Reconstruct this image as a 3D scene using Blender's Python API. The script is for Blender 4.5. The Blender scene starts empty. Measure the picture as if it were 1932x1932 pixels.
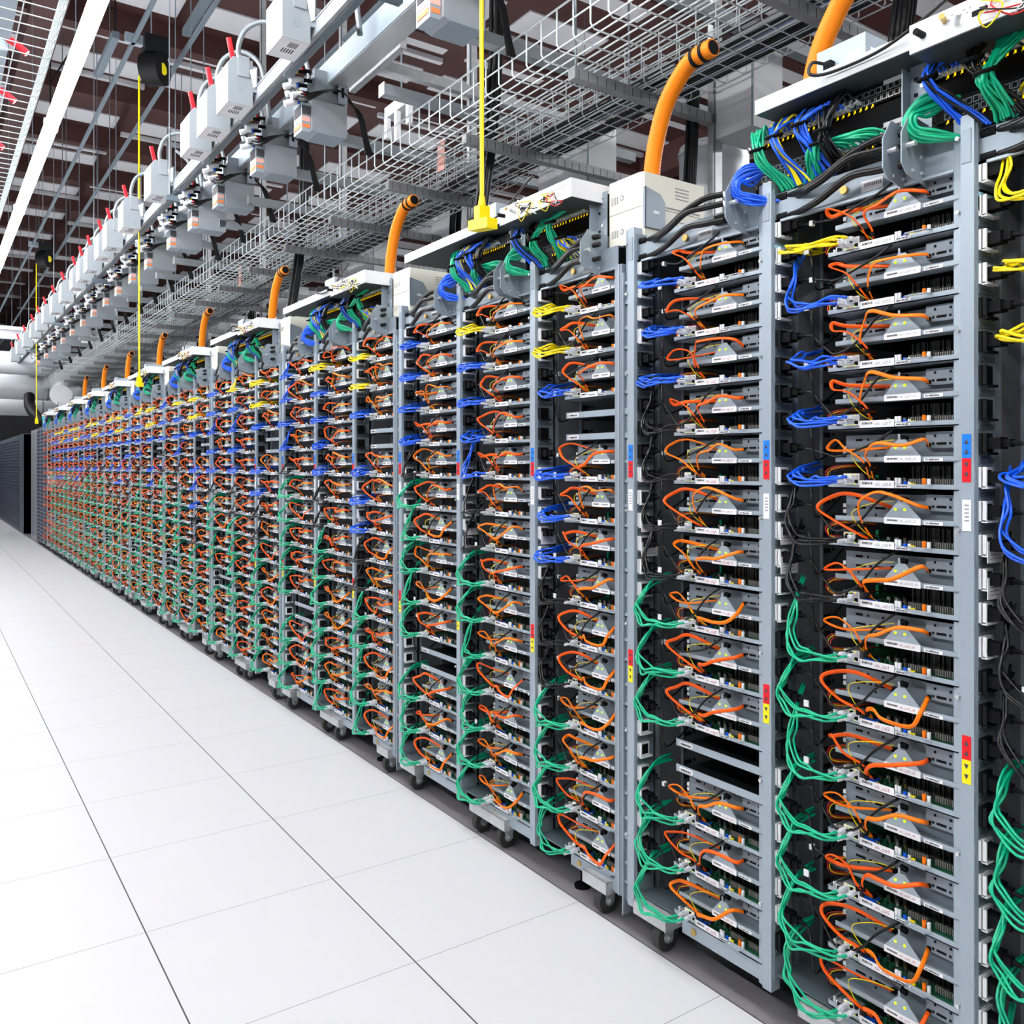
import bpy, math, random
from mathutils import Vector, Matrix
R = random.Random(7)
scene = bpy.context.scene
COL = scene.collection

# ------------------------------------------------------------------ camera, world, exposure
F, YAW, H = 1618.0, 0.6025, 1.433
cam_data = bpy.data.cameras.new('camera')
cam = bpy.data.objects.new('camera', cam_data); COL.objects.link(cam)
cam.location = (0, 0, H); cam.rotation_euler = (math.pi / 2, 0, -YAW)
cam_data.sensor_width = 36; cam_data.lens = 36 * F / 1932
cam_data.shift_y = -(966 - 881.5) / 1932
cam_data.clip_start = 0.02
scene.camera = cam
world = bpy.data.worlds.new('world'); scene.world = world; world.use_nodes = True
bg = world.node_tree.nodes['Background']
bg.inputs[0].default_value = (0.86, 0.93, 1.0, 1); bg.inputs[1].default_value = 0.07
LAMP_STRENGTH = 40.0
vs = scene.view_settings
vs.view_transform = 'Standard'; vs.look = 'None'; vs.gamma = 1; vs.exposure = 0.7
vs.use_curve_mapping = False
cy = scene.cycles
cy.use_denoising = True
cy.max_bounces = 5; cy.diffuse_bounces = 3; cy.glossy_bounces = 2; cy.transmission_bounces = 2; cy.transparent_max_bounces = 4
cy.caustics_reflective = False; cy.caustics_refractive = False

# ------------------------------------------------------------------ materials
MATS = {}
def mat(name, col, rough=0.5, metal=0.0, emit=0.0, noise=0.0, scale=60.0, spec=0.5, alpha=1.0):
    m = bpy.data.materials.new(name); m.use_nodes = True
    nt = m.node_tree; b = nt.nodes['Principled BSDF']
    c = (*col, 1)
    b.inputs['Base Color'].default_value = c
    b.inputs['Roughness'].default_value = rough; b.inputs['Metallic'].default_value = metal
    b.inputs['Specular IOR Level'].default_value = spec
    if alpha < 1: b.inputs['Alpha'].default_value = alpha
    if emit:
        b.inputs['Emission Color'].default_value = c; b.inputs['Emission Strength'].default_value = emit
    if noise:
        tc = nt.nodes.new('ShaderNodeTexCoord'); n = nt.nodes.new('ShaderNodeTexNoise'); n.inputs['Scale'].default_value = scale
        n.inputs['Detail'].default_value = 3
        mx = nt.nodes.new('ShaderNodeMix'); mx.data_type = 'RGBA'
        mx.inputs[6].default_value = tuple(v * (1 - noise) for v in col) + (1,)
        mx.inputs[7].default_value = tuple(min(1, v * (1 + noise)) for v in col) + (1,)
        nt.links.new(tc.outputs['Object'], n.inputs['Vector']); nt.links.new(n.outputs[0], mx.inputs[0])
        nt.links.new(mx.outputs[2], b.inputs['Base Color'])
    MATS[name] = m
    return m
mat('steel', (0.30, 0.36, 0.41), 0.42, 0.35, noise=0.08)
mat('steel_light', (0.37, 0.44, 0.50), 0.40, 0.25, noise=0.05)
mat('steel_dark', (0.13, 0.17, 0.20), 0.5, 0.3, noise=0.15)
mat('panel_grey', (0.19, 0.20, 0.22), 0.6, 0.2, noise=0.1)
mat('strip_grey', (0.24, 0.30, 0.34), 0.5, 0.2)
mat('galvanised', (0.58, 0.60, 0.62), 0.4, 0.4, noise=0.25, scale=25)
mat('wire_steel', (0.80, 0.88, 0.90), 0.4, 0.1)
mat('black', (0.004, 0.004, 0.005), 0.6, spec=0.15)
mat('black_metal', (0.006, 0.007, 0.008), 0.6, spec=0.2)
mat('cable_black', (0.004, 0.004, 0.0045), 0.28, spec=0.35)
mat('rubber', (0.03, 0.03, 0.03), 0.7)
mat('chip', (0.02, 0.022, 0.022), 0.5)
mat('fin', (0.07, 0.068, 0.065), 0.5, 0.3)
mat('fin_light', (0.45, 0.44, 0.42), 0.4, 0.4)
mat('pcb', (0.01, 0.10, 0.05), 0.5, noise=0.6, scale=120)
mat('white_paint', (0.80, 0.82, 0.84), 0.5)
mat('paper', (0.85, 0.86, 0.88), 0.6)
mat('paper_blue', (0.35, 0.66, 0.80), 0.6, noise=0.2, scale=90)
mat('ink', (0.06, 0.06, 0.07), 0.7)
mat('ink_soft', (0.30, 0.30, 0.33), 0.7)
mat('ink_red', (0.45, 0.12, 0.16), 0.7)
mat('beige', (0.80, 0.79, 0.68), 0.5)
mat('orange', (1.0, 0.115, 0.003), 0.4, spec=0.3)
mat('orange_light', (1.0, 0.20, 0.002), 0.4, spec=0.3)
mat('hose', (0.85, 0.22, 0.002), 0.5, spec=0.3)
mat('blue', (0.005, 0.11, 0.80), 0.3)
mat('green', (0.0, 0.45, 0.23), 0.3)
mat('dark_green', (0.0, 0.20, 0.09), 0.3)
mat('yellow', (1.0, 0.80, 0.0), 0.35)
mat('red', (0.75, 0.01, 0.02), 0.4)
mat('label_blue', (0.0, 0.20, 0.85), 0.5)
mat('label_red', (0.85, 0.0, 0.01), 0.5)
mat('label_yellow', (1.0, 0.86, 0.0), 0.5)
mat('clear_plug', (0.75, 0.82, 0.88), 0.15, spec=0.8)
mat('bright_metal', (0.75, 0.77, 0.78), 0.25, 0.7)
mat('led_green', (0.5, 1.0, 0.0), 0.5, emit=0.7)
mat('led_yellow', (1.0, 0.62, 0.0), 0.5, emit=0.7)
mat('brass', (0.55, 0.38, 0.12), 0.35, 0.8)
mat('tube_light', (1.0, 0.99, 1.0), 0.5, emit=LAMP_STRENGTH)
mat('red_brown', (0.045, 0.012, 0.010), 0.7, noise=0.2, scale=3)
mat('deck_white', (0.52, 0.53, 0.56), 0.8)
mat('strut_grey', (0.36, 0.37, 0.38), 0.5, 0.4, noise=0.35, scale=14)
mat('duct', (0.72, 0.75, 0.78), 0.35, 0.3, noise=0.1, scale=4)
mat('bus_grey', (0.30, 0.335, 0.36), 0.5, 0.15)
mat('conduit_grey', (0.20, 0.23, 0.25), 0.4, 0.2)
mat('under_shade', (0.035, 0.045, 0.05), 0.5)  # shade put into the colour of shelf and chassis undersides
mat('bus_label', (0.85, 0.25, 0.08), 0.6)
mat('pink_tag', (0.90, 0.50, 0.42), 0.6)
mat('door_grey', (0.36, 0.36, 0.38), 0.6)
mat('far_mesh', (0.05, 0.06, 0.11), 0.6, noise=0.7, scale=30)
mat('cyan', (0.05, 0.6, 0.7), 0.5)

def floor_material():
    m = bpy.data.materials.new('raised_floor_tiles'); m.use_nodes = True; nt = m.node_tree; L = nt.links
    b = nt.nodes['Principled BSDF']; b.inputs['Roughness'].default_value = 0.42; b.inputs['Specular IOR Level'].default_value = 0.35
    geo = nt.nodes.new('ShaderNodeNewGeometry'); sep = nt.nodes.new('ShaderNodeSeparateXYZ'); L.new(geo.outputs['Position'], sep.inputs[0])
    def math_(op, a, bb, clamp=False):
        n = nt.nodes.new('ShaderNodeMath'); n.operation = op; n.use_clamp = clamp
        for i, v in enumerate((a, bb)):
            if isinstance(v, (int, float)): n.inputs[i].default_value = v
            else: L.new(v, n.inputs[i])
        return n.outputs[0]
    def seam(axis, off, width):
        t = math_('ADD', sep.outputs[axis], off); t = math_('DIVIDE', t, 0.61); f = math_('FLOORED_MODULO', t, 1.0)
        f2 = math_('SUBTRACT', f, 0.5); f3 = math_('ABSOLUTE', f2, 0.0)
        return math_('GREATER_THAN', f3, 0.5 - width / 0.61 / 2)
    sx = seam(0, -(0.5673) + 6.1, 0.0042)
    sy = seam(1, -(2.8159) + 30.5, 0.0026)
    n = nt.nodes.new('ShaderNodeTexNoise'); n.inputs['Scale'].default_value = 260; n.inputs['Detail'].default_value = 2
    L.new(geo.outputs['Position'], n.inputs['Vector'])
    mix0 = nt.nodes.new('ShaderNodeMix'); mix0.data_type = 'RGBA'; mix0.inputs[6].default_value = (0.64, 0.645, 0.67, 1); mix0.inputs[7].default_value = (0.70, 0.705, 0.73, 1)
    L.new(n.outputs[0], mix0.inputs[0])
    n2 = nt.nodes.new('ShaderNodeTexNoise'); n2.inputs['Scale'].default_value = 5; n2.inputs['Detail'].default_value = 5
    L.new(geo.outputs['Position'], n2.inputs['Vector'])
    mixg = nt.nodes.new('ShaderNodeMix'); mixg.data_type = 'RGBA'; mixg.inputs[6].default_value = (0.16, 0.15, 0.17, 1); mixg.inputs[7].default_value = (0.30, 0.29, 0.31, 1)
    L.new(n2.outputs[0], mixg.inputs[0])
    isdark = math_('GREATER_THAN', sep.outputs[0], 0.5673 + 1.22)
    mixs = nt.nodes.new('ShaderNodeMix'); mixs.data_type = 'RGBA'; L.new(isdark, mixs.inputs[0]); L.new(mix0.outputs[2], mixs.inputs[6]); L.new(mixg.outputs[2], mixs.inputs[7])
    mixy = nt.nodes.new('ShaderNodeMix'); mixy.data_type = 'RGBA'; L.new(sy, mixy.inputs[0]); L.new(mixs.outputs[2], mixy.inputs[6]); mixy.inputs[7].default_value = (0.30, 0.30, 0.33, 1)
    mixx = nt.nodes.new('ShaderNodeMix'); mixx.data_type = 'RGBA'; L.new(sx, mixx.inputs[0]); L.new(mixy.outputs[2], mixx.inputs[6]); mixx.inputs[7].default_value = (0.05, 0.05, 0.05, 1)
    L.new(mixx.outputs[2], b.inputs['Base Color'])
    MATS['floor'] = m
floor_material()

# ------------------------------------------------------------------ mesh helpers
class MB:
    def __init__(s): s.v = []; s.f = []; s.m = []; s.names = []; s.sm = []
    def mi(s, name):
        if name not in s.names: s.names.append(name)
        return s.names.index(name)
    def add(s, vs_, fs, m, smooth=False):
        o = len(s.v); k = s.mi(m); s.v += [tuple(p) for p in vs_]
        for f in fs: s.f.append(tuple(i + o for i in f)); s.m.append(k); s.sm.append(smooth)
    def box(s, x0, y0, z0, x1, y1, z1, m):
        if x0 > x1: x0, x1 = x1, x0
        if y0 > y1: y0, y1 = y1, y0
        if z0 > z1: z0, z1 = z1, z0
        v = [(x0, y0, z0), (x1, y0, z0), (x1, y1, z0), (x0, y1, z0), (x0, y0, z1), (x1, y0, z1), (x1, y1, z1), (x0, y1, z1)]
        s.add(v, [(0, 3, 2, 1), (4, 5, 6, 7), (0, 1, 5, 4), (1, 2, 6, 5), (2, 3, 7, 6), (3, 0, 4, 7)], m)
    def prism(s, pts, axis, a, b, m):
        # pts 2-D outline, extruded along axis (0 x, 1 y, 2 z) between a and b
        def P(p, t):
            if axis == 0: return (t, p[0], p[1])
            if axis == 1: return (p[0], t, p[1])
            return (p[0], p[1], t)
        n = len(pts); v = [P(p, a) for p in pts] + [P(p, b) for p in pts]
        fs = [tuple(range(n)), tuple(range(2 * n - 1, n - 1, -1))] + [(i, i + n, (i + 1) % n + n, (i + 1) % n) for i in range(n)]
        s.add(v, fs, m)
    def cyl(s, p0, p1, r, m, n=12, r2=None, caps=True):
        p0, p1 = Vector(p0), Vector(p1); d = (p1 - p0).normalized(); r2 = r if r2 is None else r2
        a = d.orthogonal().normalized(); b = d.cross(a)
        v = []
        for p, rr in ((p0, r), (p1, r2)):
            for i in range(n):
                t = 2 * math.pi * i / n; v.append(p + a * math.cos(t) * rr + b * math.sin(t) * rr)
        s.add(v, [(i, (i + 1) % n, (i + 1) % n + n, i + n) for i in range(n)], m, True)
        if caps: s.add(v, [tuple(range(n - 1, -1, -1)), tuple(range(n, 2 * n))], m)
    def tube(s, pts, r, m, n=6, seg=5, flat=1.0, r_of=None, straight=False):
        P = [Vector(p) for p in pts]
        if straight or len(P) < 3: Q = P
        else:
            Q = []
            E_ = [P[0] * 2 - P[1]] + P + [P[-1] * 2 - P[-2]]
            for i in range(len(P) - 1):
                a, b, c, d = E_[i:i + 4]
                for k in range(seg):
                    t = k / seg
                    Q.append(0.5 * ((2 * b) + (c - a) * t + (2 * a - 5 * b + 4 * c - d) * t * t + (3 * b - a - 3 * c + d) * t ** 3))
            Q.append(P[-1])
        v = []; up = None
        for i, q in enumerate(Q):
            d = (Q[min(i + 1, len(Q) - 1)] - Q[max(i - 1, 0)])
            d = d.normalized() if d.length > 1e-9 else Vector((0, 0, 1))
            if up is None: up = d.orthogonal().normalized()
            up = (up - d * up.dot(d)); up = up.normalized() if up.length > 1e-6 else d.orthogonal().normalized()
            sd = d.cross(up)
            rr = r if r_of is None else r * r_of(i)
            for k in range(n):
                t = 2 * math.pi * k / n; v.append(q + up * math.cos(t) * rr + sd * math.sin(t) * rr * flat)
        fs = []
        for i in range(len(Q) - 1):
            for k in range(n): fs.append((i * n + k, i * n + (k + 1) % n, (i + 1) * n + (k + 1) % n, (i + 1) * n + k))
        s.add(v, fs, m, True)
        L_ = len(Q) - 1
        s.add(v[:n] + v[L_ * n:], [tuple(range(n - 1, -1, -1)), tuple(range(n, 2 * n))], m)
        return Q
    def text(s, txt, origin, size, m):
        # reads from -x side: text runs toward -y, up is +z
        cu = bpy.data.curves.new('t', 'FONT'); cu.body = txt; cu.size = size; cu.resolution_u = 2
        ob = bpy.data.objects.new('t', cu); COL.objects.link(ob)
        dg = bpy.context.evaluated_depsgraph_get(); me = ob.evaluated_get(dg).to_mesh()
        v = [(origin[0], origin[1] - p.co.x, origin[2] + p.co.y) for p in me.vertices]
        f = [tuple(p.vertices) for p in me.polygons]
        ob.evaluated_get(dg).to_mesh_clear(); bpy.data.objects.remove(ob); bpy.data.curves.remove(cu)
        s.add(v, f, m)
    def merge(s, o, off=(0, 0, 0)):
        base = len(s.v); s.v += [(p[0] + off[0], p[1] + off[1], p[2] + off[2]) for p in o.v]
        mp = [s.mi(n) for n in o.names]
        s.f += [tuple(i + base for i in f) for f in o.f]; s.m += [mp[k] for k in o.m]; s.sm += o.sm
    def mesh(s, name):
        me = bpy.data.meshes.new(name); me.from_pydata(s.v, [], s.f)
        for n in s.names: me.materials.append(MATS[n])
        me.polygons.foreach_set('material_index', s.m); me.polygons.foreach_set('use_smooth', s.sm)
        me.update(); return me

def put(name, mb, parent=None, loc=(0, 0, 0)):
    me = mb.mesh(name) if isinstance(mb, MB) else mb
    o = bpy.data.objects.new(name, me); COL.objects.link(o); o.location = loc
    if parent: o.parent = parent
    return o
def tag(o, label=None, cat=None, group=None, kind=None):
    if label: o['label'] = label
    if cat: o['category'] = cat
    if group: o['group'] = group
    if kind: o['kind'] = kind
    return o
def thing(name, loc, label, cat, group=None, rotz=0):
    o = bpy.data.objects.new(name, None); COL.objects.link(o); o.location = loc; o.rotation_euler = (0, 0, rotz)
    o.empty_display_size = 0.05
    return tag(o, label, cat, group)
def dup(root, loc=None, label=None, group=None, parent=None):
    c = root.copy(); COL.objects.link(c)
    if loc is not None: c.location = loc
    if label: c['label'] = label
    if group: c['group'] = group
    if parent: c.parent = parent
    for ch in list(root.children):
        dup(ch, parent=c)
    return c
ORD = ('first second third fourth fifth sixth seventh eighth ninth tenth eleventh twelfth thirteenth fourteenth fifteenth sixteenth '
       'seventeenth eighteenth nineteenth twentieth twenty-first twenty-second twenty-third twenty-fourth twenty-fifth twenty-sixth '
       'twenty-seventh twenty-eighth twenty-ninth thirtieth thirty-first thirty-second thirty-third').split()

# ------------------------------------------------------------------ layout constants
XF = 1.80                      # front plane of the rack posts
Y0, PITCH = 0.9205, 0.5145     # near edge of post 0, distance post to post
ZT, ZB = 2.168, 0.085          # post top and bottom
NCOMP = 32                     # compartments -1 .. 31
def PY(k): return Y0 + PITCH * k
SLOT0, SLOTP = 1.937, 0.1385
def slot_z(j): return SLOT0 - SLOTP * j

# ------------------------------------------------------------------ setting
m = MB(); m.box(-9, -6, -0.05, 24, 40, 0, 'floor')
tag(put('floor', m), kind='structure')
m = MB(); m.box(-9, -6, 6.9, 24, 40, 6.95, 'deck_white')
m.box(-9, -6, 6.86, 24, 40, 6.9, 'red_brown')
y = -5.0; q = 0
while y < 39.5:
    if q % 2 == 0: m.box(-9, y - 0.30, 6.58, 24, y - 0.12, 6.86, 'red_brown')
    x = -8.0
    while x < 23:
        m.box(x, y, 6.84, x + 1.22, y + 0.50, 6.86, 'deck_white'); m.box(x - 0.2, y + 0.62, 6.80, x + 1.3, y + 0.70, 6.86, 'deck_white') if (q + int(x)) % 3 == 0 else None
        x += 1.55
    y += 1.02; q += 1
for x in (-5.2, -2.1, 1.0, 4.1, 7.2, 10.3, 13.4, 16.5, 19.6, 22.7):
    m.box(x - 0.03, -6, 6.40, x + 0.30, 40, 6.86, 'red_brown')
tag(put('ceiling', m), kind='structure')
m = MB(); m.box(-9, 40, 0, 24, 40.1, 6.95, 'door_grey'); tag(put('wall_far', m), kind='structure')

# ------------------------------------------------------------------ strip lights
def strip_light(i, y, x, where, grp):
    t = thing('strip_light', (x, y, 3.83), 'white strip light, %s in the line %s' % (ORD[i], where), 'light', grp)
    h = MB(); h.prism([(-0.02, 0.05), (0.02, 0.05), (0.02, 0.085), (-0.02, 0.085)], 1, 0, 2.4, 'white_paint')
    h.box(-0.045, 0, 0.0, 0.045, 0.006, 0.08, 'white_paint'); h.box(-0.045, 2.394, 0.0, 0.045, 2.4, 0.08, 'white_paint')
    put('housing', h, t)
    l = MB(); l.cyl((0, 0.01, 0.03), (0, 2.39, 0.03), 0.045, 'tube_light', 10)
    put('lamp_tube', l, t)
    r = MB(); r.cyl((0, 1.2, 0.07), (0, 1.2, 3.0), 0.003, 'steel_dark', 5)
    put('hanger_rod', r, t)
for i in range(13): strip_light(i, -2.8 + i * 2.43, 0.755, 'above the aisle', 'strip lights above the aisle')
for i in range(9): strip_light(i, -3.0 + i * 2.43, 6.5, 'added as unseen fill above the next aisle', 'strip lights added unseen over the next aisle')  # hidden row added to brighten the ceiling and panel sides
for i in range(8): strip_light(i, -5.2 + i * 2.43, -2.0, 'added as unseen fill beyond the aisle', 'strip lights added unseen past the aisle')  # row added out of view for more frontal light on the racks

# ------------------------------------------------------------------ rack
FW = 0.049
def post_mb(double):
    m = MB()
    # near strip proud, far strip slanting back
    m.prism([(XF - 0.006, 0), (XF - 0.006, 0.028), (XF, 0.029), (XF + 0.006, FW), (XF + 0.028, FW), (XF + 0.028, 0.0)], 2, ZB, ZT, 'steel_light')
    m.box(XF - 0.0075, 0.006, ZT - 0.10, XF - 0.005, 0.026, ZT - 0.03, 'steel')
    for z in (ZT - 0.045, ZT - 0.20, 1.72, 1.30, 0.95, 0.62, 0.3):
        m.cyl((XF - 0.010, 0.034, z), (XF + 0.004, 0.034, z), 0.0045, 'bright_metal', 8)
    if double:
        m.box(XF - 0.004, FW + 0.002, ZB - 0.045, XF + 0.03, FW + 0.008, ZT - 0.13, 'steel')
        m.prism([(XF - 0.003, FW + 0.011), (XF - 0.003, FW + 0.043), (XF + 0.03, FW + 0.043), (XF + 0.03, FW + 0.011)], 2, ZB + 0.01, ZT - 0.10, 'steel')
        m.box(XF - 0.006, FW + 0.020, ZB + 0.01, XF - 0.003, FW + 0.026, ZT - 0.10, 'steel_light')
    return m
def arrow_label_mb(z, c1, c2):
    m = MB(); x = XF - 0.0072
    m.box(x, 0.006, z, x + 0.0015, 0.0245, z + 0.05, c1); m.box(x, 0.006, z - 0.05, x + 0.0015, 0.0245, z, c2)
    for dz in (0.013, 0.034): m.prism([(0.0105, z + dz - 0.004), (0.0200, z + dz - 0.004), (0.01525, z + dz + 0.006)], 0, x - 0.0008, x, 'ink')
    for dz in (-0.013, -0.034): m.prism([(0.0105, z + dz + 0.004), (0.0200, z + dz + 0.004), (0.01525, z + dz - 0.006)], 0, x - 0.0008, x, 'ink')
    return m
def side_wall_mb():
    # wall at the far end of a compartment, facing the camera (-y), local y=0 at the far post's near edge
    m = MB()
    m.box(XF + 0.09, 0.004, ZB + 0.02, XF + 0.76, 0.012, ZT - 0.05, 'panel_grey')
    m.box(XF + 0.088, -0.006, ZB + 0.02, XF + 0.096, 0.012, ZT - 0.05, 'steel')
    m.box(XF + 0.20, -0.004, ZB + 0.02, XF + 0.205, 0.006, ZT - 0.05, 'steel')
    z = ZB + 0.08
    while z < ZT - 0.12:
        m.box(XF + 0.215, 0.002, z, XF + 0.245, 0.0045, z + 0.012, 'black'); m.box(XF + 0.255, 0.002, z + 0.004, XF + 0.262, 0.0045, z + 0.012, 'black')
        z += 0.045
    return m
OUTZ = [2.045 - 0.0703 * i for i in range(27)]
def power_strip_mb():
    m = MB()
    m.box(XF + 0.002, -0.004, ZB + 0.03, XF + 0.072, 0.02, ZT - 0.02, 'strip_grey')
    m.box(XF + 0.0725, 0.008, ZB + 0.03, XF + 0.09, 0.014, ZT - 0.05, 'black')
    for i, z in enumerate(OUTZ):
        g = i % 11
        lite = g < 4 or g in (9, 10)
        fm = 'white_paint' if lite else 'black_metal'
        x0, x1 = XF + 0.004, XF + 0.046
        m.box(x0, -0.012, z - 0.021, x1, -0.004, z + 0.021, fm)
        m.box(x0 + 0.005, -0.0125, z - 0.015, x1 - 0.005, -0.0118, z + 0.015, 'black')
        m.box(x0, -0.020, z - 0.021, x0 + 0.004, -0.010, z + 0.021, fm); m.box(x0, -0.022, z - 0.024, x1 + 0.004, -0.010, z - 0.019, fm)
        m.box(XF + 0.003, -0.006, z - 0.041, XF + 0.068, -0.004, z - 0.030, 'steel_dark')
    m.box(XF + 0.004, -0.006, 1.965, XF + 0.075, -0.004, 2.01, 'paper_blue')
    for z in (1.235, 1.16):
        m.box(XF + 0.003, -0.0235, z, XF + 0.07, -0.022, z + 0.045, 'paper')
        for r in range(4): m.box(XF + 0.012, -0.0242, z + 0.008 + r * 0.008, XF + 0.062 - 0.01 * (r % 2), -0.0235, z + 0.0095 + r * 0.008, 'ink_soft')
    return m
def caster_mbs(w, hz=0.040):
    b = MB(); z0 = 0.078
    b.box(0, 0, z0, 0.003, w, z0 + hz, 'galvanised'); b.box(0, 0, z0, 0.26, 0.003, z0 + hz, 'galvanised'); b.box(0, w - 0.003, z0, 0.26, w, z0 + hz, 'galvanised')
    b.box(0, 0, z0 + hz - 0.003, 0.26, w, z0 + hz, 'galvanised')
    for yy in (0.022, 0.058): b.prism([(0.012, z0 + 0.004), (0.062, z0 + 0.004), (0.048, 0.034), (0.028, 0.034)], 1, yy, yy + 0.004, 'galvanised')
    b.cyl((0.038, 0.016, 0.042), (0.038, 0.068, 0.042), 0.008, 'bright_metal', 8)
    wh = MB(); wh.cyl((0.038, 0.028, 0.042), (0.038, 0.056, 0.042), 0.041, 'rubber', 20); wh.cyl((0.038, 0.026, 0.042), (0.038, 0.058, 0.042), 0.018, 'steel', 14)
    return b, wh
def octo_plate_mb():
    m = MB()   # plate seen face-on from the aisle end, in the x/z plane
    pts = [(XF - 0.075, 2.085), (XF - 0.055, 2.065), (XF + 0.02, 2.05), (XF + 0.045, 2.06), (XF + 0.045, 2.185), (XF - 0.045, 2.195), (XF - 0.075, 2.15)]
    m.prism(pts, 1, 0, 0.003, 'steel')
    m.cyl((XF - 0.055, -0.02, 2.125), (XF - 0.055, 0.01, 2.125), 0.006, 'bright_metal', 10)
    for x, z in ((XF + 0.0, 2.075), (XF - 0.035, 2.075), (XF + 0.0, 2.11)): m.cyl((x, -0.004, z), (x, 0.004, z), 0.004, 'bright_metal', 8)
    return m
def ear_mb():
    m = MB()  # L-shaped mounting ear beside a switch
    m.box(1.83, 0, 2.12, 1.833, 0.05, 2.33, 'steel'); m.box(1.80, 0.05, 2.12, 1.833, 0.053, 2.32, 'steel')
    for z in (2.16, 2.22, 2.28, 2.315):
        m.cyl((1.826, 0.02, z), (1.834, 0.02, z), 0.005, 'bright_metal', 8); m.box(1.8285, 0.032, z - 0.02, 1.83, 0.040, z - 0.012, 'black')
    return m

def make_rack():
    t = thing('server_rack', (0, 0, 0), 'x', 'rack', 'open server racks along the row')
    for k in range(3):
        p = put('post', post_mb(k == 0), t, (0, PITCH * k, 0))
        put('arrow_sticker', arrow_label_mb(1.452, 'label_blue', 'label_red'), p)
        put('arrow_sticker', arrow_label_mb(0.823, 'label_red', 'label_yellow'), p)
        tg = MB(); tg.box(XF - 0.0072, 0.006, 1.30, XF - 0.006, 0.024, 1.365, 'paper')
        for r in range(5): tg.box(XF - 0.0078, 0.010, 1.32 + r * 0.008, XF - 0.0072, 0.019, 1.323 + r * 0.008, 'ink_soft')
        put('paper_label', tg, p)
        put('side_panel', side_wall_mb(), t, (0, PITCH * (k + 1), 0))
        put('power_strip', power_strip_mb(), t, (0, PITCH * (k + 1), 0))
        b = MB(); ya, yb = PITCH * k + (0.094 if k == 0 else FW), PITCH * (k + 1)
        b.box(XF + 0.012, ya, 2.062, XF + 0.016, yb, 2.135, 'steel'); b.box(XF + 0.004, ya, 2.060, XF + 0.016, yb, 2.066, 'steel_light')
        b.box(XF + 0.016, ya, 2.130, XF + 0.7, yb, 2.134, 'steel_dark')
        b.cyl((XF + 0.005, yb - 0.20, 2.093), (XF + 0.014, yb - 0.20, 2.093), 0.010, 'brass', 12)
        b.box(XF + 0.010, yb - 0.30, 2.075, XF + 0.012, yb - 0.245, 2.10, 'paper')
        for r in range(9): b.box(XF + 0.0095, yb - 0.296 + r * 0.005, 2.085, XF + 0.010, yb - 0.294 + r * 0.005, 2.094, 'ink')
        b.box(XF + 0.0, ya + 0.09, 2.10, XF + 0.012, ya + 0.15, 2.125, 'black_metal')
        put('top_beam', b, t)
        b = MB(); b.box(XF + 0.006, ya, 0.092, XF + 0.010, yb - 0.19, 0.132, 'steel_light'); b.box(XF + 0.010, ya, 0.125, XF + 0.72, yb, 0.129, 'steel_dark'); b.cyl((XF + 0.003, yb - 0.235, 0.112), (XF + 0.006, yb - 0.235, 0.112), 0.010, 'brass', 12)
        put('bottom_beam', b, t)
    b = MB(); b.box(XF + 0.76, 0.02, ZB, XF + 0.765, 3 * PITCH, ZT - 0.03, 'black_metal'); put('dark_backing', b, t)  # black backing added to close the rack interior with darkness
    for y, w in ((0.115, 0.12), (0.69, 0.25), (1.395, 0.140)):
        bb, wh = caster_mbs(w)
        o = put('caster_bracket', bb, t, (XF - 0.018, y, 0)); put('wheel', wh, o)
        if w > 0.15: put('wheel', wh, o, (0, 0.17, 0))
    f = MB(); f.cyl((XF + 0.06, 0.33, 0), (XF + 0.06, 0.33, 0.008), 0.028, 'black', 16); f.cyl((XF + 0.06, 0.33, 0.008), (XF + 0.06, 0.33, 0.1), 0.007, 'black', 8)
    put('levelling_foot', f, t)
    for y in (0.175, 0.632, 0.675, 1.12): put('gusset_plate', octo_plate_mb(), t, (0, y, 0))
    for y in (0.168, 0.625): put('mounting_ear', ear_mb(), t, (0, y, 0))
    return t
NRACK = 11
rack0 = make_rack()
for r in range(NRACK):
    o = rack0 if r == 0 else dup(rack0)
    o.location = (0, PY(-1 + 3 * r), 0)
    o['label'] = ('open grey server rack on casters cut off at the photo edge' if r == 0 else 'open grey server rack on casters, %s one fully in the row' % ORD[r - 1])

# ------------------------------------------------------------------ servers
def barcode(m, x, y, z, n=9, h=0.005, w=0.0022, ink='ink'):
    rr = random.Random(int(abs(y * 1000)) + n)
    for i in range(n): m.box(x - 0.0004, y - i * w, z, x, y - i * w - w * rr.choice((0.4, 0.6, 0.75)), z + h, ink)
SL, SN = 0.0, -0.325      # far and near end of a tray in local y
def tray_mb():
    m = MB()
    m.box(0, SN, 0, 0.0025, SL, 0.0125, 'steel_light'); m.box(0, SN, 0, 0.56, SL, 0.0025, 'steel')
    m.box(0, SL - 0.002, 0, 0.56, SL, 0.012, 'steel'); m.box(0.0025, SN, 0.0025, 0.03, SL, 0.004, 'steel')
    # finger tab with an oval hole
    m.prism([(0.0, -0.200), (-0.018, -0.208), (-0.018, -0.212), (0, -0.208)], 2, 0.0105, 0.0125, 'steel_light'); m.prism([(0.0, -0.262), (-0.018, -0.254), (-0.018, -0.250), (0, -0.254)], 2, 0.0105, 0.0125, 'steel_light')
    m.box(-0.019, -0.254, 0.0105, -0.013, -0.208, 0.0125, 'steel_light')
    return m
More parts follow.
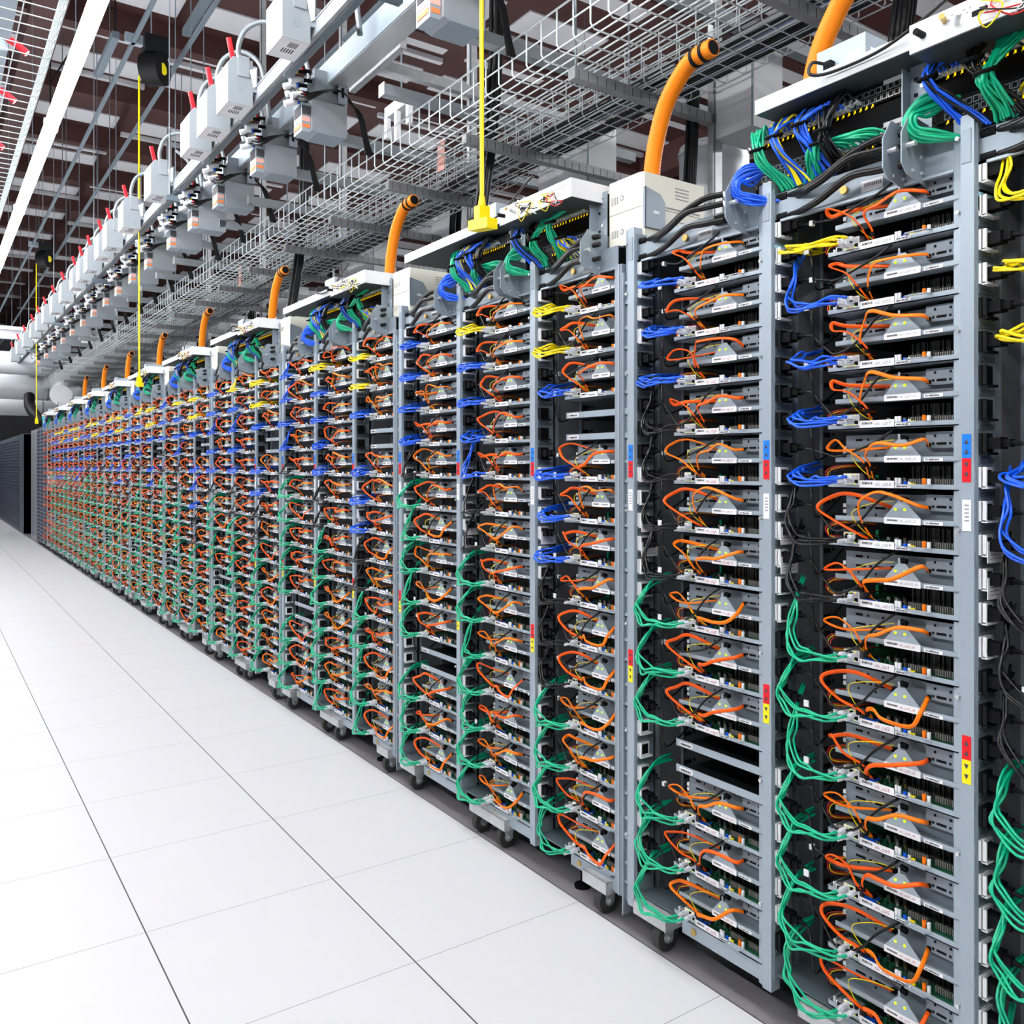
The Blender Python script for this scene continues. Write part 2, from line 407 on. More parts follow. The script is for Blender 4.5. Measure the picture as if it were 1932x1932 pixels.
def board_mb():
    m = MB(); r = random.Random(3)
    m.box(0.004, -0.32, 0.006, 0.30, -0.012, 0.0085, 'pcb')
    for i in range(26):   # light comb
        y = -0.192 - i * 0.0052
        if -0.252 < y < -0.235: continue
        m.box(0.024, y, 0.010, 0.030, y - 0.0016, 0.024, 'fin_light')
    for y in (-0.174, -0.182): m.cyl((0.006, y, 0.009), (0.006, y, 0.026), 0.0038, 'white_paint', 8)
    m.box(0.006, -0.197, 0.009, 0.010, -0.190, 0.018, 'blue'); m.box(0.006, -0.207, 0.009, 0.010, -0.201, 0.018, 'white_paint')
    for y in (-0.210, -0.216): m.cyl((0.006, y, 0.009), (0.006, y, 0.015), 0.0028, 'yellow', 7)
    m.cyl((0.008, -0.238, 0.009), (0.008, -0.238, 0.026), 0.0042, 'orange_light', 8)
    m.cyl((0.008, -0.249, 0.009), (0.008, -0.249, 0.025), 0.0042, 'white_paint', 8)
    for i in range(46):
        x, y = r.uniform(0.02, 0.2), r.uniform(-0.19, -0.09); s_ = r.uniform(0.003, 0.009)
        m.box(x, y, 0.008, x + s_, y - s_, 0.008 + r.uniform(0.003, 0.012), r.choice(('chip', 'chip', 'pcb', 'fin', 'brass' if i % 9 == 0 else 'chip', 'fin_light' if i % 5 == 0 else 'chip')))
    for i in range(4):
        x = 0.05 + 0.012 * (i % 2); y = -0.128 - 0.011 * i
        m.cyl((x, y, 0.009), (x, y, 0.026), 0.004, 'fin_light', 8)
    m.box(0.01, -0.118, 0.008, 0.03, -0.092, 0.020, 'blue'); m.box(0.012, -0.115, 0.012, 0.028, -0.095, 0.026, 'black')
    m.box(0.18, -0.02, 0.008, 0.20, -0.012, 0.03, 'green')
    return m
def sink_mb():
    m = MB(); r = random.Random(5); y = -0.185; m.box(0.20, -0.32, 0.009, 0.45, -0.03, 0.055, 'black')
    while y > -0.32:
        w = r.choice((0.0015, 0.0025, 0.004)); h = 0.052 + r.uniform(-0.001, 0.002)
        m.box(0.050, y, 0.014, 0.19, y - w, h, r.choice(('fin', 'fin', 'chip'))); y -= w + r.choice((0.0015, 0.002, 0.006))
    m.box(0.048, -0.185, 0.009, 0.19, -0.32, 0.014, 'chip')
    return m
def ports_mb():
    m = MB()
    m.box(0.0, -0.086, 0.008, 0.022, -0.044, 0.036, 'bright_metal'); m.box(-0.0005, -0.0855, 0.009, 0, -0.0445, 0.0345, 'white_paint')
    for i in range(3):
        for j in range(2):
            y = -0.048 - i * 0.0125; z = 0.012 + j * 0.0115
            m.box(-0.001, y, z, 0.0, y - 0.0095, z + 0.0085, 'black')
            m.box(-0.0014, y - 0.001, z - 0.0012 if j == 0 else z + 0.0085, -0.0004, y - 0.004, z + (0.0005 if j == 0 else 0.0105), ('led_green', 'led_yellow')[(i + j) % 2])
    m.box(0.001, -0.044, 0.008, 0.016, -0.022, 0.022, 'bright_metal'); m.box(0.0, -0.040, 0.010, 0.001, -0.026, 0.020, 'black')
    m.cyl((0.012, -0.012, 0.008), (0.012, -0.012, 0.02), 0.004, 'white_paint', 8)
    return m
def shelf_mb():
    m = MB(); z = 0.0
    m.box(0, SN, 0, 0.002, SL - 0.022, 0.0115, 'steel_light'); m.box(0, SN, 0, 0.045, SL - 0.022, 0.002, 'steel')
    m.box(0.040, SN, 0.002, 0.042, SL - 0.024, 0.064, 'steel')
    # right hand box section
    m.box(0.026, SN, 0.030, 0.028, -0.232, 0.066, 'steel'); m.box(0.028, -0.234, 0.030, 0.042, -0.232, 0.066, 'steel_dark')
    def hole(y, zz, w, x): m.box(x - 0.0006, y, zz, x, y - w, zz + 0.0055, 'black')
    for y, w in ((-0.05, 0.026), (-0.086, 0.006), (-0.10, 0.026), (-0.136, 0.004)): hole(y, 0.028, w, 0.040)
    for y, w in ((-0.05, 0.018), (-0.080, 0.005), (-0.118, 0.005)): hole(y, 0.050, w, 0.040)
    for y, w in ((-0.055, 0.004), (-0.10, 0.004)): hole(y, 0.012, w, 0.040)
    for y, w in ((-0.246, 0.005), (-0.256, 0.022), (-0.284, 0.005), (-0.294, 0.022)): hole(y, 0.037, w, 0.026)
    for y in (-0.250, -0.285): hole(y, 0.054, 0.005, 0.026)
    for zz in (0.030, 0.016): m.box(0.036, -0.018, zz, 0.044, -0.026, zz + 0.009, 'white_paint')
    m.cyl((0.022, -0.19, 0.052), (0.022, -0.176, 0.054), 0.007, 'black', 8)
    m.box(0.03, -0.145, 0.028, 0.04, -0.157, 0.038, 'black')
    m.box(0.046, SN, 0.003, 0.45, SL - 0.03, 0.05, 'black')  # black block beyond the shelf floor stands in for interior shade
    return m
def bracket_mb():
    m = MB()
    m.prism([(-0.152, 0.008), (-0.238, 0.008), (-0.236, 0.012), (-0.200, 0.050), (-0.188, 0.050), (-0.187, 0.062), (-0.183, 0.062), (-0.183, 0.050), (-0.176, 0.044), (-0.152, 0.016)], 0, -0.002, 0.0, 'steel_light')
    for y in (-0.177, -0.199): m.cyl((-0.0035, y, 0.032), (-0.0015, y, 0.032), 0.0030, 'led_green', 8)
    return m
def tag_mb(kind, txt=None, red=False):
    m = MB()
    ink = 'ink_red' if red else 'ink_soft'
    if kind == 'tray':
        m.box(-0.0018, -0.173, 0.003, -0.0005, -0.087, 0.0195, 'paper'); barcode(m, -0.0018, -0.094, 0.0105, 12)
        m.box(-0.0018, -0.212, 0.004, -0.0005, -0.176, 0.0105, 'paper'); barcode(m, -0.0018, -0.179, 0.0055, 12, 0.0035)
        if txt: m.text(txt, (-0.0022, -0.126, 0.0075), 0.0118, ink)
        else: m.box(-0.0022, -0.163, 0.0085, -0.0018, -0.130, 0.0125, ink)
    else:
        m.box(-0.0035, -0.236, -0.001, -0.0022, -0.150, 0.0135, 'paper'); barcode(m, -0.0035, -0.157, 0.005, 12, 0.004)
        m.box(-0.002, -0.285, 0.001, -0.0006, -0.243, 0.0085, 'paper'); barcode(m, -0.002, -0.247, 0.003, 14, 0.0035)
        if txt: m.text(txt, (-0.0039, -0.187, 0.004), 0.0082, ink)
        else: m.box(-0.0039, -0.228, 0.005, -0.0035, -0.196, 0.0085, ink)
    return m
def jit(p, r, a=0.008): return (p[0] + r.uniform(-a, a) * 0.8, p[1] + r.uniform(-a, a), p[2] + r.uniform(-a, a))
DZ = 0.062
def orange_mbs(seed, low):
    r = random.Random(seed); c = 'orange' if r.random() < 0.65 else 'orange_light'
    a, b = MB(), MB()
    k = r.random()
    if k < 0.45: A = [(-0.015, -0.098, 0.05), (-0.035, -0.065, 0.085), (-0.030, -0.025, 0.098), (-0.012, -0.020, 0.112), (-0.004, -0.06, 0.112)]
    elif k < 0.8: A = [(-0.012, -0.088, 0.045), (-0.028, -0.050, 0.070), (-0.030, -0.008, 0.092), (-0.015, -0.012, 0.112), (0.0, -0.07, 0.118)]
    else: A = [(-0.012, -0.094, 0.06), (-0.028, -0.075, 0.095), (-0.030, -0.035, 0.108), (-0.026, -0.015, 0.092), (-0.012, -0.06, 0.088)]
    k = r.random()
    if low and k < 0.6: B = [(-0.012, -0.112, 0.045), (-0.030, -0.135, 0.055), (-0.040, -0.175, 0.042), (-0.036, -0.225, 0.048), (-0.018, -0.250, 0.072)]
    elif k < 0.4: B = [(-0.015, -0.106, 0.06), (-0.022, -0.108, 0.105), (-0.024, -0.130, 0.124), (-0.020, -0.18, 0.120), (-0.008, -0.236, 0.108)]
    elif k < 0.8: B = [(-0.012, -0.112, 0.05), (-0.022, -0.120, 0.082), (-0.028, -0.155, 0.098), (-0.026, -0.20, 0.104), (-0.008, -0.240, 0.102)]
    else: B = [(-0.012, -0.115, 0.04), (-0.030, -0.125, 0.06), (-0.038, -0.155, 0.070), (-0.036, -0.195, 0.085), (-0.012, -0.238, 0.100)]
    A = [(0.018, -0.102, 0.020)] + [jit(p, r, 0.011) for p in A] + [(0.030, -0.150, DZ + 0.034)]
    B = [(0.018, -0.110, 0.020)] + [jit(p, r, 0.010) for p in B] + [(0.022, -0.240, DZ + 0.037)]
    for q, P_, cc in ((a, A, c), (b, B, c if r.random() < .7 else 'orange_light')):
        q.tube(P_, 0.0050, cc, 6, 5, flat=0.42)
        q.box(P_[-1][0] - 0.002, P_[-1][1] - 0.004, P_[-1][2] - 0.004, P_[-1][0] + 0.008, P_[-1][1] + 0.004, P_[-1][2] + 0.004, 'black')
        p = P_[1]; q.cyl((p[0] + .004, p[1], p[2] - 0.014), (p[0] + 0.002, p[1], p[2] - 0.004), 0.0058, 'black', 6)
    return a, b
def wires_mb(seed):
    m = MB(); r = random.Random(seed)
    m.tube([(0.02, -0.125, 0.012)] + [jit(p, r, 0.012) for p in ((-0.008, -0.095, 0.05), (0.0, -0.07, 0.085), (0.002, -0.11, 0.106))] + [(0.012, -0.165, DZ + 0.05)], 0.0011, 'yellow', 4, 5)
    for c, dz in (('red', 0), ('red', 0.006), ('yellow', 0.003), ('cable_black', -0.004)):
        s_ = r.uniform(0.8, 1.2)
        m.tube([(0.14, -0.04, 0.045 + dz), (0.09, 0.0, 0.05 + dz), (0.06, 0.035 * s_, 0.04 + dz), (0.055, 0.03 * s_, 0.015 + dz), (0.09, -0.005, 0.006 + dz + 0.006), (0.15, -0.04, 0.02)], 0.0014, c, 4, 4)
    return m

NV = 14
protoparts = {}
M_tray, M_board, M_sink, M_ports, M_shelf, M_brk = [f().mesh(n) for f, n in ((tray_mb, 'motherboard_tray'), (board_mb, 'circuit_board'), (sink_mb, 'heat_sink'), (ports_mb, 'network_ports'), (shelf_mb, 'disk_shelf'), (bracket_mb, 'triangle_bracket'))]
M_tag_t = tag_mb('tray').mesh('name_tag'); M_tag_d = tag_mb('disk').mesh('name_tag')
ORA = [[(lambda ab: (ab[0].mesh('data_cable'), ab[1].mesh('data_cable'), ab))(orange_mbs(s + 100 * low, low)) for s in range(NV)] for low in (0, 1)]
WIR = [wires_mb(s).mesh('sensor_wires') for s in range(3)]
def col_name(k): return 'edge column' if k < 0 else '%s full column' % ORD[k]
LASTK = 20
def blank(k, j): return (k % 3 == 1 and j == 10) or (k % 3 == 2 and j == 3)
def cable_colour(k, j):
    if blank(k, j): return None
    if k == -1: return ['yellow', 'yellow', 'yellow', 'yellow', 'blue', 'blue', 'cable_black', 'cable_black', 'cable_black', 'green', 'green', 'green', 'green', 'green'][j]
    if k == 0: return ['yellow', 'blue', 'blue', 'blue', 'blue', 'cable_black', 'cable_black', 'green', 'green', 'green', 'green', 'green', 'green', 'green'][j]
    if k == 1: return ['blue', 'blue', 'blue', 'cable_black', 'cable_black', 'cable_black', 'cable_black', 'green', 'green', 'green', None, 'green', 'green', 'green'][j]
    if k == 2: return ['yellow', 'yellow', 'blue', None, 'blue', 'blue', 'blue', 'cable_black', 'cable_black', 'cable_black', 'green', 'green', 'green', 'green'][j]
    rr = random.Random(k * 31)
    a = [0, 1, 2][(k + 1) % 3] if k % 3 != 1 else 0
    ny = {0: 1, 1: 0, 2: 2}[k % 3]
    nb = ny + rr.choice((3, 4, 5)); nk = nb + rr.choice((1, 2))
    return 'yellow' if j < ny else 'blue' if j < nb else 'cable_black' if j < nk else 'green'
CN = {'yellow': 'yellow', 'blue': 'blue', 'cable_black': 'black', 'green': 'green', None: 'no'}
NAMES0 = ['ob_czh%d' % i for i in range(4, 11)] + ['ob_czi%d' % i for i in range(1, 8)]
NAMES1 = ['ob_czg%d' % i for i in range(1, 11)] + [None] + ['ob_czf%d' % i for i in range(1, 4)]

def server_merged(v, low):
    mm = MB(); mm.merge(tray_mb()); b = MB(); mm.merge(ports_mb()); mm.merge(shelf_mb(), (0, 0, DZ)); mm.merge(bracket_mb(), (0, 0, DZ))
    mm.merge(tag_mb('tray')); mm.merge(tag_mb('disk'), (0, 0, DZ))
    bb = board_mb(); mm.merge(bb)
    for q in ORA[low][v][2][:2]: mm.merge(q)
    return mm
SIMPLE = {}
for k in range(-1, LASTK + 1):
    yo = PY(k + 1) - 0.16
    for j in range(14):
        if blank(k, j): continue
        loc = (XF + 0.002, yo, slot_z(j))
        cc = CN[cable_colour(k, j)]
        lab = 'open server with %s network cables, %s slot in the %s' % (cc, ORD[j], col_name(k))
        low = 1 if j >= 6 else 0; v = R.randrange(NV)
        t = thing('server_unit', loc, lab, 'server', 'open servers stacked in the racks')
        if k <= 12:
            tr = put('motherboard_tray', M_tray, t); put('circuit_board', M_board, tr); put('network_ports', M_ports, tr)
            put('heat_sink', M_sink, tr)
            sh = put('disk_shelf', M_shelf, t, (0, 0, DZ)); put('triangle_bracket', M_brk, sh)
            if k == 0 or k == 1:
                nm = (NAMES0 if k == 0 else NAMES1)[j]
                red = k == 1 or j > 6
                put('name_tag', tag_mb('tray', nm, red), tr); put('name_tag', tag_mb('disk', nm + '_d1', red), sh)
            else:
                put('name_tag', M_tag_t, tr); put('name_tag', M_tag_d, sh)
            put('data_cable', ORA[low][v][0], t); put('data_cable', ORA[low][v][1], t)
            if k <= 6: put('sensor_wires', WIR[R.randrange(3)], t)
        else:
            if (low, v) not in SIMPLE: SIMPLE[(low, v)] = (server_merged(v, low).mesh('server_body'))
            put('server_body', SIMPLE[(low, v)], t)
# empty shelves in the blank slots
for k in range(-1, NCOMP):
    for j in range(14):
        if not blank(k, j): continue
        for q, dz in enumerate((DZ + 0.012, 0.0)):
            mm = MB(); mm.box(0, SN, 0, 0.003, SL - 0.01, 0.022, 'steel_light'); mm.box(0, SN, 0, 0.012, SL - 0.01, 0.002, 'steel'); mm.box(0.012, SN, 0, 0.5, SL - 0.01, 0.003, 'black_metal')  # plate behind the lip blackened to imitate shade inside the rack
            mm.box(-0.0015, -0.075, 0.005, 0, -0.025, 0.018, 'paper'); barcode(mm, -0.0015, -0.03, 0.008, 18, 0.006)
            tag(put('blank_shelf', mm, None, (XF + 0.002, PY(k + 1) - 0.16, slot_z(j) + dz)),
                'empty grey shelf with paper label, %s one in the %s' % (('upper', 'lower')[q], col_name(k)), 'shelf', 'empty shelves in the racks')

# ------------------------------------------------------------------ network cables at each server
def net_cables(colour, seed):
    r = random.Random(seed); out = []
    style = r.random(); up = r.choice((-1, 1)) if style < 0.6 else 1
    wide = r.uniform(-0.02, 0.02); hair = colour in ('blue', 'yellow') and seed % 5 != 3; hv = r.uniform(-0.006, 0.007)
    n = 4 if colour != 'cable_black' else 3
    for i in range(n):
        m = MB(); y = -0.054 - 0.0125 * (i % 3); z = 0.016 + 0.0115 * (i // 2 % 2)
        a = 0.007 * i
        m.box(-0.028, y - 0.0045, z - 0.004, 0.0, y + 0.0045, z + 0.004, 'clear_plug'); m.cyl((-0.050, y + 0.002, z), (-0.028, y, z), 0.0034, 'clear_plug', 6)
        m.cyl((-0.052, y + 0.003, z), (-0.040, y + 0.001, z), 0.0040, 'white_paint' if i == 1 else colour, 6)
        P_ = [(-0.048, y + 0.002, z), (-0.066, y + 0.022, z - 0.001), (-0.084 + a, 0.000 + wide, z - 0.004), (-0.086 + a, 0.030 + wide, z - 0.008 + 0.3 * a)]
        if hair: P_ += [(-0.070, 0.075 + wide - a, z + hv + 0.004), (-0.045 + a, 0.088 + wide - a, z + hv * 1.6 + 0.010), (-0.01, 0.078 - a, z + hv * 2 + 0.018), (0.05, 0.085, z + hv * 2 + 0.02), (0.12, 0.10, z + hv * 3 + 0.03)]
        elif style < 0.5: P_ += [(-0.052, 0.080 + wide - a, z + 0.004), (-0.030 + a, 0.100, z + 0.034), (-0.005, 0.108 - a, z + 0.072), (0.03, 0.112, z + 0.12), (0.07, 0.12, z + 0.16)]
        elif style < 0.8: P_ += [(-0.062, 0.070 + wide, z + 0.006 + a), (-0.058 + a, 0.092 + wide, z + 0.035), (-0.022, 0.100, z + 0.070), (0.03, 0.11, z + 0.10), (0.10, 0.11, z + 0.11)]
        else: P_ += [(-0.055, 0.075, z - 0.014), (-0.02 + a, 0.085, z - 0.03), (0.04, 0.10, z - 0.03 - a), (0.10, 0.11, z - 0.05), (0.15, 0.12, z - 0.10)]
        P_ = P_[:1] + [jit(p, r, 0.006) for p in P_[1:]]
        m.tube(P_, 0.0030, colour, 6, 4)
        out.append(m)
    return out
NETV = {}
for c in ('yellow', 'blue', 'cable_black', 'green'):
    NETV[c] = []
    for s in range(5):
        ms = net_cables(c, s * 7 + len(c)); mg = MB()
        for q in ms: mg.merge(q)
        NETV[c].append(([q.mesh('network_cable') for q in ms], mg.mesh('network_cable_bundle'), mg))
for k in range(-1, LASTK + 1):
    for j in range(14):
        c = cable_colour(k, j)
        if not c: continue
        loc = (XF + 0.002, PY(k + 1) - 0.16, slot_z(j)); v = NETV[c][R.randrange(5)]
        lab = 'loose %s network cables at the %s slot of the %s' % (CN[c], ORD[j], col_name(k))
        if k <= 8:
            t = thing('network_cable_bundle', loc, lab, 'cables', 'network cables at the servers')
            for q in v[0]: put('network_cable', q, t)
        else:
            tag(put('network_cable_bundle', v[1], None, loc), lab, 'cables', 'network cables at the servers')

# ------------------------------------------------------------------ power cords
def plug(m, z):
    # plug in the strip; local origin at the strip (y=0), pointing to -y
    m.box(XF + 0.010, -0.045, z - 0.012, XF + 0.040, -0.012, z + 0.012, 'black')
    m.box(XF + 0.016, -0.062, z - 0.008, XF + 0.034, -0.045, z + 0.008, 'black')
    m.cyl((XF + 0.025, -0.062, z), (XF + 0.025, -0.080, z - 0.002), 0.006, 'black', 8, 0.004)
def cordA(seed):
    m = MB(); r = random.Random(seed); plug(m, 0); s_ = r.uniform(0.01, 0.07)
    y0 = -0.16
    P_ = [(XF + 0.025, -0.078, -0.002), (XF + 0.02, -0.105, -0.006), (XF + 0.01, -0.15, -s_ * .7), (XF - 0.004, y0 - 0.03, -s_), (XF - 0.012, y0 - 0.09, -s_ * 0.8 + 0.01), (XF - 0.006, y0 - 0.135, 0.01), (XF + 0.024, y0 - 0.178, 0.05)]
    m.tube(P_, 0.0030, 'cable_black', 6, 5)
    if seed % 2: m.box(XF + 0.014, -0.108, -0.013, XF + 0.026, -0.099, -0.001, 'white_paint')
    return m
def cordB(seed):
    m = MB(); r = random.Random(seed); plug(m, 0)
    P_ = [(XF + 0.025, -0.078, -0.002), (XF + 0.015, -0.10, -0.006), (XF - 0.01, -0.125, -0.05 + r.uniform(-.02, .02)), (XF + 0.01, -0.12, -0.10), (XF + 0.07, -0.11, -0.09), (XF + 0.15, -0.10, -0.05)]
    m.tube(P_, 0.0026, 'cable_black', 6, 5)
    if seed % 4 == 1: m.box(XF + 0.010, -0.100, -0.012, XF + 0.013, -0.086, 0.004, 'paper')
    return m
CA = [(lambda q: (q.mesh('power_cord'), q))(cordA(s)) for s in range(5)]
CB = [(lambda q: (q.mesh('power_cord'), q))(cordB(s + 50)) for s in range(4)]
farcord = MB()
for k in range(-1, NCOMP):
    for j in range(13):
        if blank(k, j): continue
        for typ in (0, 1):
            zi = OUTZ[min(26, 2 * j + typ)]
            if typ == 0: zi = OUTZ[2 * j]
            v = (CA if typ == 0 else CB)
            v = v[R.randrange(len(v))]
            if (typ == 0 and k <= 12) or (typ == 1 and k <= 6):
                tag(put('power_cord', v[0], None, (0, PY(k + 1), zi)),
                    'black power cord in the %s outlet from the top in the %s' % (ORD[2 * j + typ], col_name(k)), 'power cord', 'black power cords in the outlet strips')
            elif k <= 22: farcord.merge(v[1], (0, PY(k + 1), zi))
tag(put('distant_power_cords', farcord), 'many small black power cords at the far racks', 'cables', kind='stuff')

# far columns beyond the ones built one by one
far = MB(); farn = MB()
base = {}
for k in range(LASTK + 1, NCOMP):
    yo = PY(k + 1) - 0.16
    for j in range(14):
        if blank(k, j): continue
        off = (XF + 0.002, yo, slot_z(j)); v = R.randrange(NV)
        far.box(off[0], yo + SN, off[2], off[0] + 0.5, yo, off[2] + 0.012, 'steel_light'); far.box(off[0], yo + SN, off[2] + DZ, off[0] + 0.5, yo - 0.02, off[2] + DZ + 0.011, 'steel_light')
        far.box(off[0] + 0.04, yo + SN, off[2] + DZ, off[0] + 0.045, yo - 0.03, off[2] + DZ + 0.06, 'steel')
        for q in ORA[0][v][2][:2]:
            far.merge(q, off)
        c = cable_colour(k, j)
        if c and k < 29: farn.merge(NETV[c][R.randrange(5)][2], off)
tag(put('distant_servers', far), 'mass of small open servers with orange cables at the far end of the row', 'servers', kind='stuff')
tag(put('distant_network_cables', farn), 'mass of small coloured network cables at the far end of the row', 'cables', kind='stuff')

#PART2
# ------------------------------------------------------------------ gear on top of the racks
def switch_mb(n_led=24):
    m = MB(); x = 0.0; w = 0.44
    m.box(0, 0, 0, 0.30, w, 0.043, 'black_metal'); m.box(-0.001, 0.0, 0.0, 0, w, 0.043, 'black')
    m.box(-0.0025, 0.012, 0.036, -0.001, 0.07, 0.046, 'white_paint')
    for i in range(26):
        for j in range(2):
            y = 0.014 + i * 0.0155 + (0.006 if i > 11 else 0); z = 0.004 + j * 0.018
            m.box(-0.003, y, z, -0.001, y + 0.013, z + 0.014, 'fin_light' if i < 5 else 'strip_grey'); m.box(-0.0035, y + 0.002, z + 0.002, -0.003, y + 0.011, z + 0.012, 'black')
        m.box(-0.0042, y + 0.003, -0.005, -0.0028, y + 0.0065, 0.001, 'led_yellow') if i > 4 else None; m.box(-0.0042, y + 0.0065, -0.007, -0.0028, y + 0.009, -0.003, 'yellow') if i > 4 else None
    return m
M_sw = switch_mb().mesh('network_switch')
blankf = MB(); blankf.box(0, 0, 0, 0.28, 0.44, 0.05, 'black')
M_bl = blankf.mesh('network_switch')
def strands(m, cols, ya, yb, z0, strap, end, n, r=0.0033, seed=0, xs=1.838):
    rr = random.Random(seed); n = int(n * 1.6)
    for i in range(n):
        c = cols[i % len(cols)]
        t = (i + 0.5) / n; y = ya + (yb - ya) * t; z = z0 + 0.009 * (i % 2)
        a = rr.uniform(0, 6.28); q = 0.014 * math.sqrt(rr.random())
        sx, sy, sz = strap[0] + math.cos(a) * q, strap[1] + math.sin(a) * q * 0.9, strap[2] + math.sin(a * 1.7) * q * 0.4
        m.box(xs - 0.022, y - 0.004, z - 0.003, xs, y + 0.004, z + 0.004, 'clear_plug')
        e = (end[0] + rr.uniform(-.008, .008), end[1] + rr.uniform(-.028, .028), end[2])
        m.tube([(xs - 0.022, y, z), (xs - 0.042, y + (sy - y) * 0.25, z + 0.008 + 0.01 * rr.random()), (sx, sy, sz), ((sx * 2 + e[0]) / 3 - 0.012 + rr.uniform(-.006, .006), (sy * 2 + e[1]) / 3 + rr.uniform(-.008, .008), (sz * 1.6 + e[2]) / 2.6), ((sx + e[0] * 3) / 4, (sy + e[1] * 3) / 4, (sz + e[2] * 3) / 4), e], r, c, 6, 5)
def strap_mb(p, r=0.019):
    m = MB(); m.tube([(p[0] + math.cos(a) * r, p[1] + math.sin(a) * r, p[2] + 0.3 * math.cos(a) * r) for a in [i * math.pi / 6 for i in range(13)]], 0.0055, 'black', 6, 2, flat=0.5, straight=True)
    return m
# (colours, port range, row height, strap, end, strands)   offsets from the rack's near end
BS = [(('green',), 1.11, 1.05, 2.288, (1.772, 1.055, 2.248), (1.812, 0.985, 2.138), 8, 'green'),
      (('blue', 'yellow', 'blue'), 1.05, 0.95, 2.290, (1.770, 1.000, 2.266), (1.812, 0.935, 2.138), 9, 'blue and yellow'),
      (('blue', 'blue', 'blue', 'cable_black'), 0.96, 0.83, 2.290, (1.770, 0.925, 2.272), (1.812, 0.875, 2.138), 12, 'blue'),
      (('cable_black',), 0.90, 0.80, 2.296, (1.765, 0.855, 2.235), (1.812, 0.83, 2.138), 7, 'black'),
      (('green',), 0.90, 0.72, 2.190, (1.785, 0.885, 2.215), (1.818, 0.92, 2.138), 14, 'low green'),
      (('blue', 'blue', 'cable_black'), 0.62, 0.55, 2.288, (1.768, 0.600, 2.262), (1.808, 0.515, 2.138), 9, 'blue'),
      (('green',), 0.47, 0.35, 2.292, (1.755, 0.470, 2.225), (1.808, 0.455, 2.138), 9, 'green'),
      (('cable_black',), 0.54, 0.45, 2.292, (1.760, 0.500, 2.262), (1.806, 0.43, 2.138), 7, 'black'),
      (('green',), 0.36, 0.26, 2.292, (1.752, 0.370, 2.262), (1.806, 0.36, 2.138), 8, 'far green'),
      (('yellow', 'yellow', 'blue'), 0.44, 0.30, 2.190, (1.770, 0.335, 2.205), (1.812, 0.30, 2.138), 8, 'yellow')]
WHICH = ['first green', 'blue and yellow', 'outer blue', 'outer black', 'low green', 'inner blue', 'middle green', 'inner black', 'tall green', 'yellow']
patch = []
for i, (c, ya, yb, z0, st, en, n, nm) in enumerate(BS):
    m = MB(); strands(m, c, ya, yb, z0, st, en, n, seed=i)
    patch.append((m.mesh('cable_strands'), strap_mb(st).mesh('strap')))
def coil(col, y, z, seed):
    m = MB(); rr = random.Random(seed)
    for i in range(16):
        a = rr.uniform(-.012, .012); b = rr.uniform(-.016, .016); f = rr.uniform(0.45, 1.0)
        m.tube([(1.815, y - 0.035 + a, z + 0.045), (1.785 + a, y + 0.012 * f, z + 0.046 * f + b), (1.755 + a * .5, y + 0.040 * f + b * .3, z + 0.012), (1.755 + a * .5, y + 0.030 * f, z - 0.030 * f), (1.775, y - 0.01 + b, z - 0.052 * f + b * .4), (1.815, y - 0.06 + a, z - 0.048)], 0.0034, col, 6, 5)
    return m
coils = [coil('blue', 1.085, 2.165, 1).mesh('cable_coil'), coil('green', 0.60, 2.175, 2).mesh('cable_coil')]
def gland_cords():
    m = MB()
    for z, dz, yo in ((2.125, 0.0, 0.0), (2.075, -0.02, 0.0), (2.118, -0.018, 0.03)):
        x = XF + 0.022 + yo
        m.cyl((x, -0.004, z), (x, -0.035, z), 0.014, 'black', 10)
        m.tube([(x, -0.03, z), (XF + 0.0, -0.09, z - 0.004), (XF - 0.02, -0.16, z + 0.004), (XF - 0.03, -0.24, z + 0.03), (XF - 0.03, -0.31, z + 0.045 + dz), (XF - 0.01, -0.36, z + 0.048 + dz)], 0.0085, 'cable_black', 8, 5)
    return m
M_gl = gland_cords().mesh('feed_cable')
def white_shelf(y0, y1, z, x=1.75, h=0.036):
    m = MB(); m.box(x, y0, z, x + 0.004, y1, z + h, 'white_paint'); m.box(x + 0.004, y0, z, x + 0.26, y1, z + 0.004, 'under_shade'); m.box(x + 0.004, y0, z + 0.004, x + 0.26, y0 + 0.003, z + h, 'steel'); m.box(x + 0.004, y1 - 0.003, z + 0.004, x + 0.26, y1, z + h, 'steel')  # white front carries lamp glare, dark underside carries shade, both as colour
    m.box(x + 0.004, y0, z + h - 0.003, x + 0.26, y1, z + h, 'white_paint')
    m.box(x - 0.001, y1 - 0.08, z + 0.012, x, y1 - 0.03, z + 0.030, 'paper')
    for i in range(int((y1 - y0) / 0.1)): m.cyl((x + 0.1 + 0.05 * (i % 2), y0 + 0.05 + i * 0.1, z - 0.0015), (x + 0.1 + 0.05 * (i % 2), y0 + 0.05 + i * 0.1, z), 0.0025, 'bright_metal', 6)
    return m
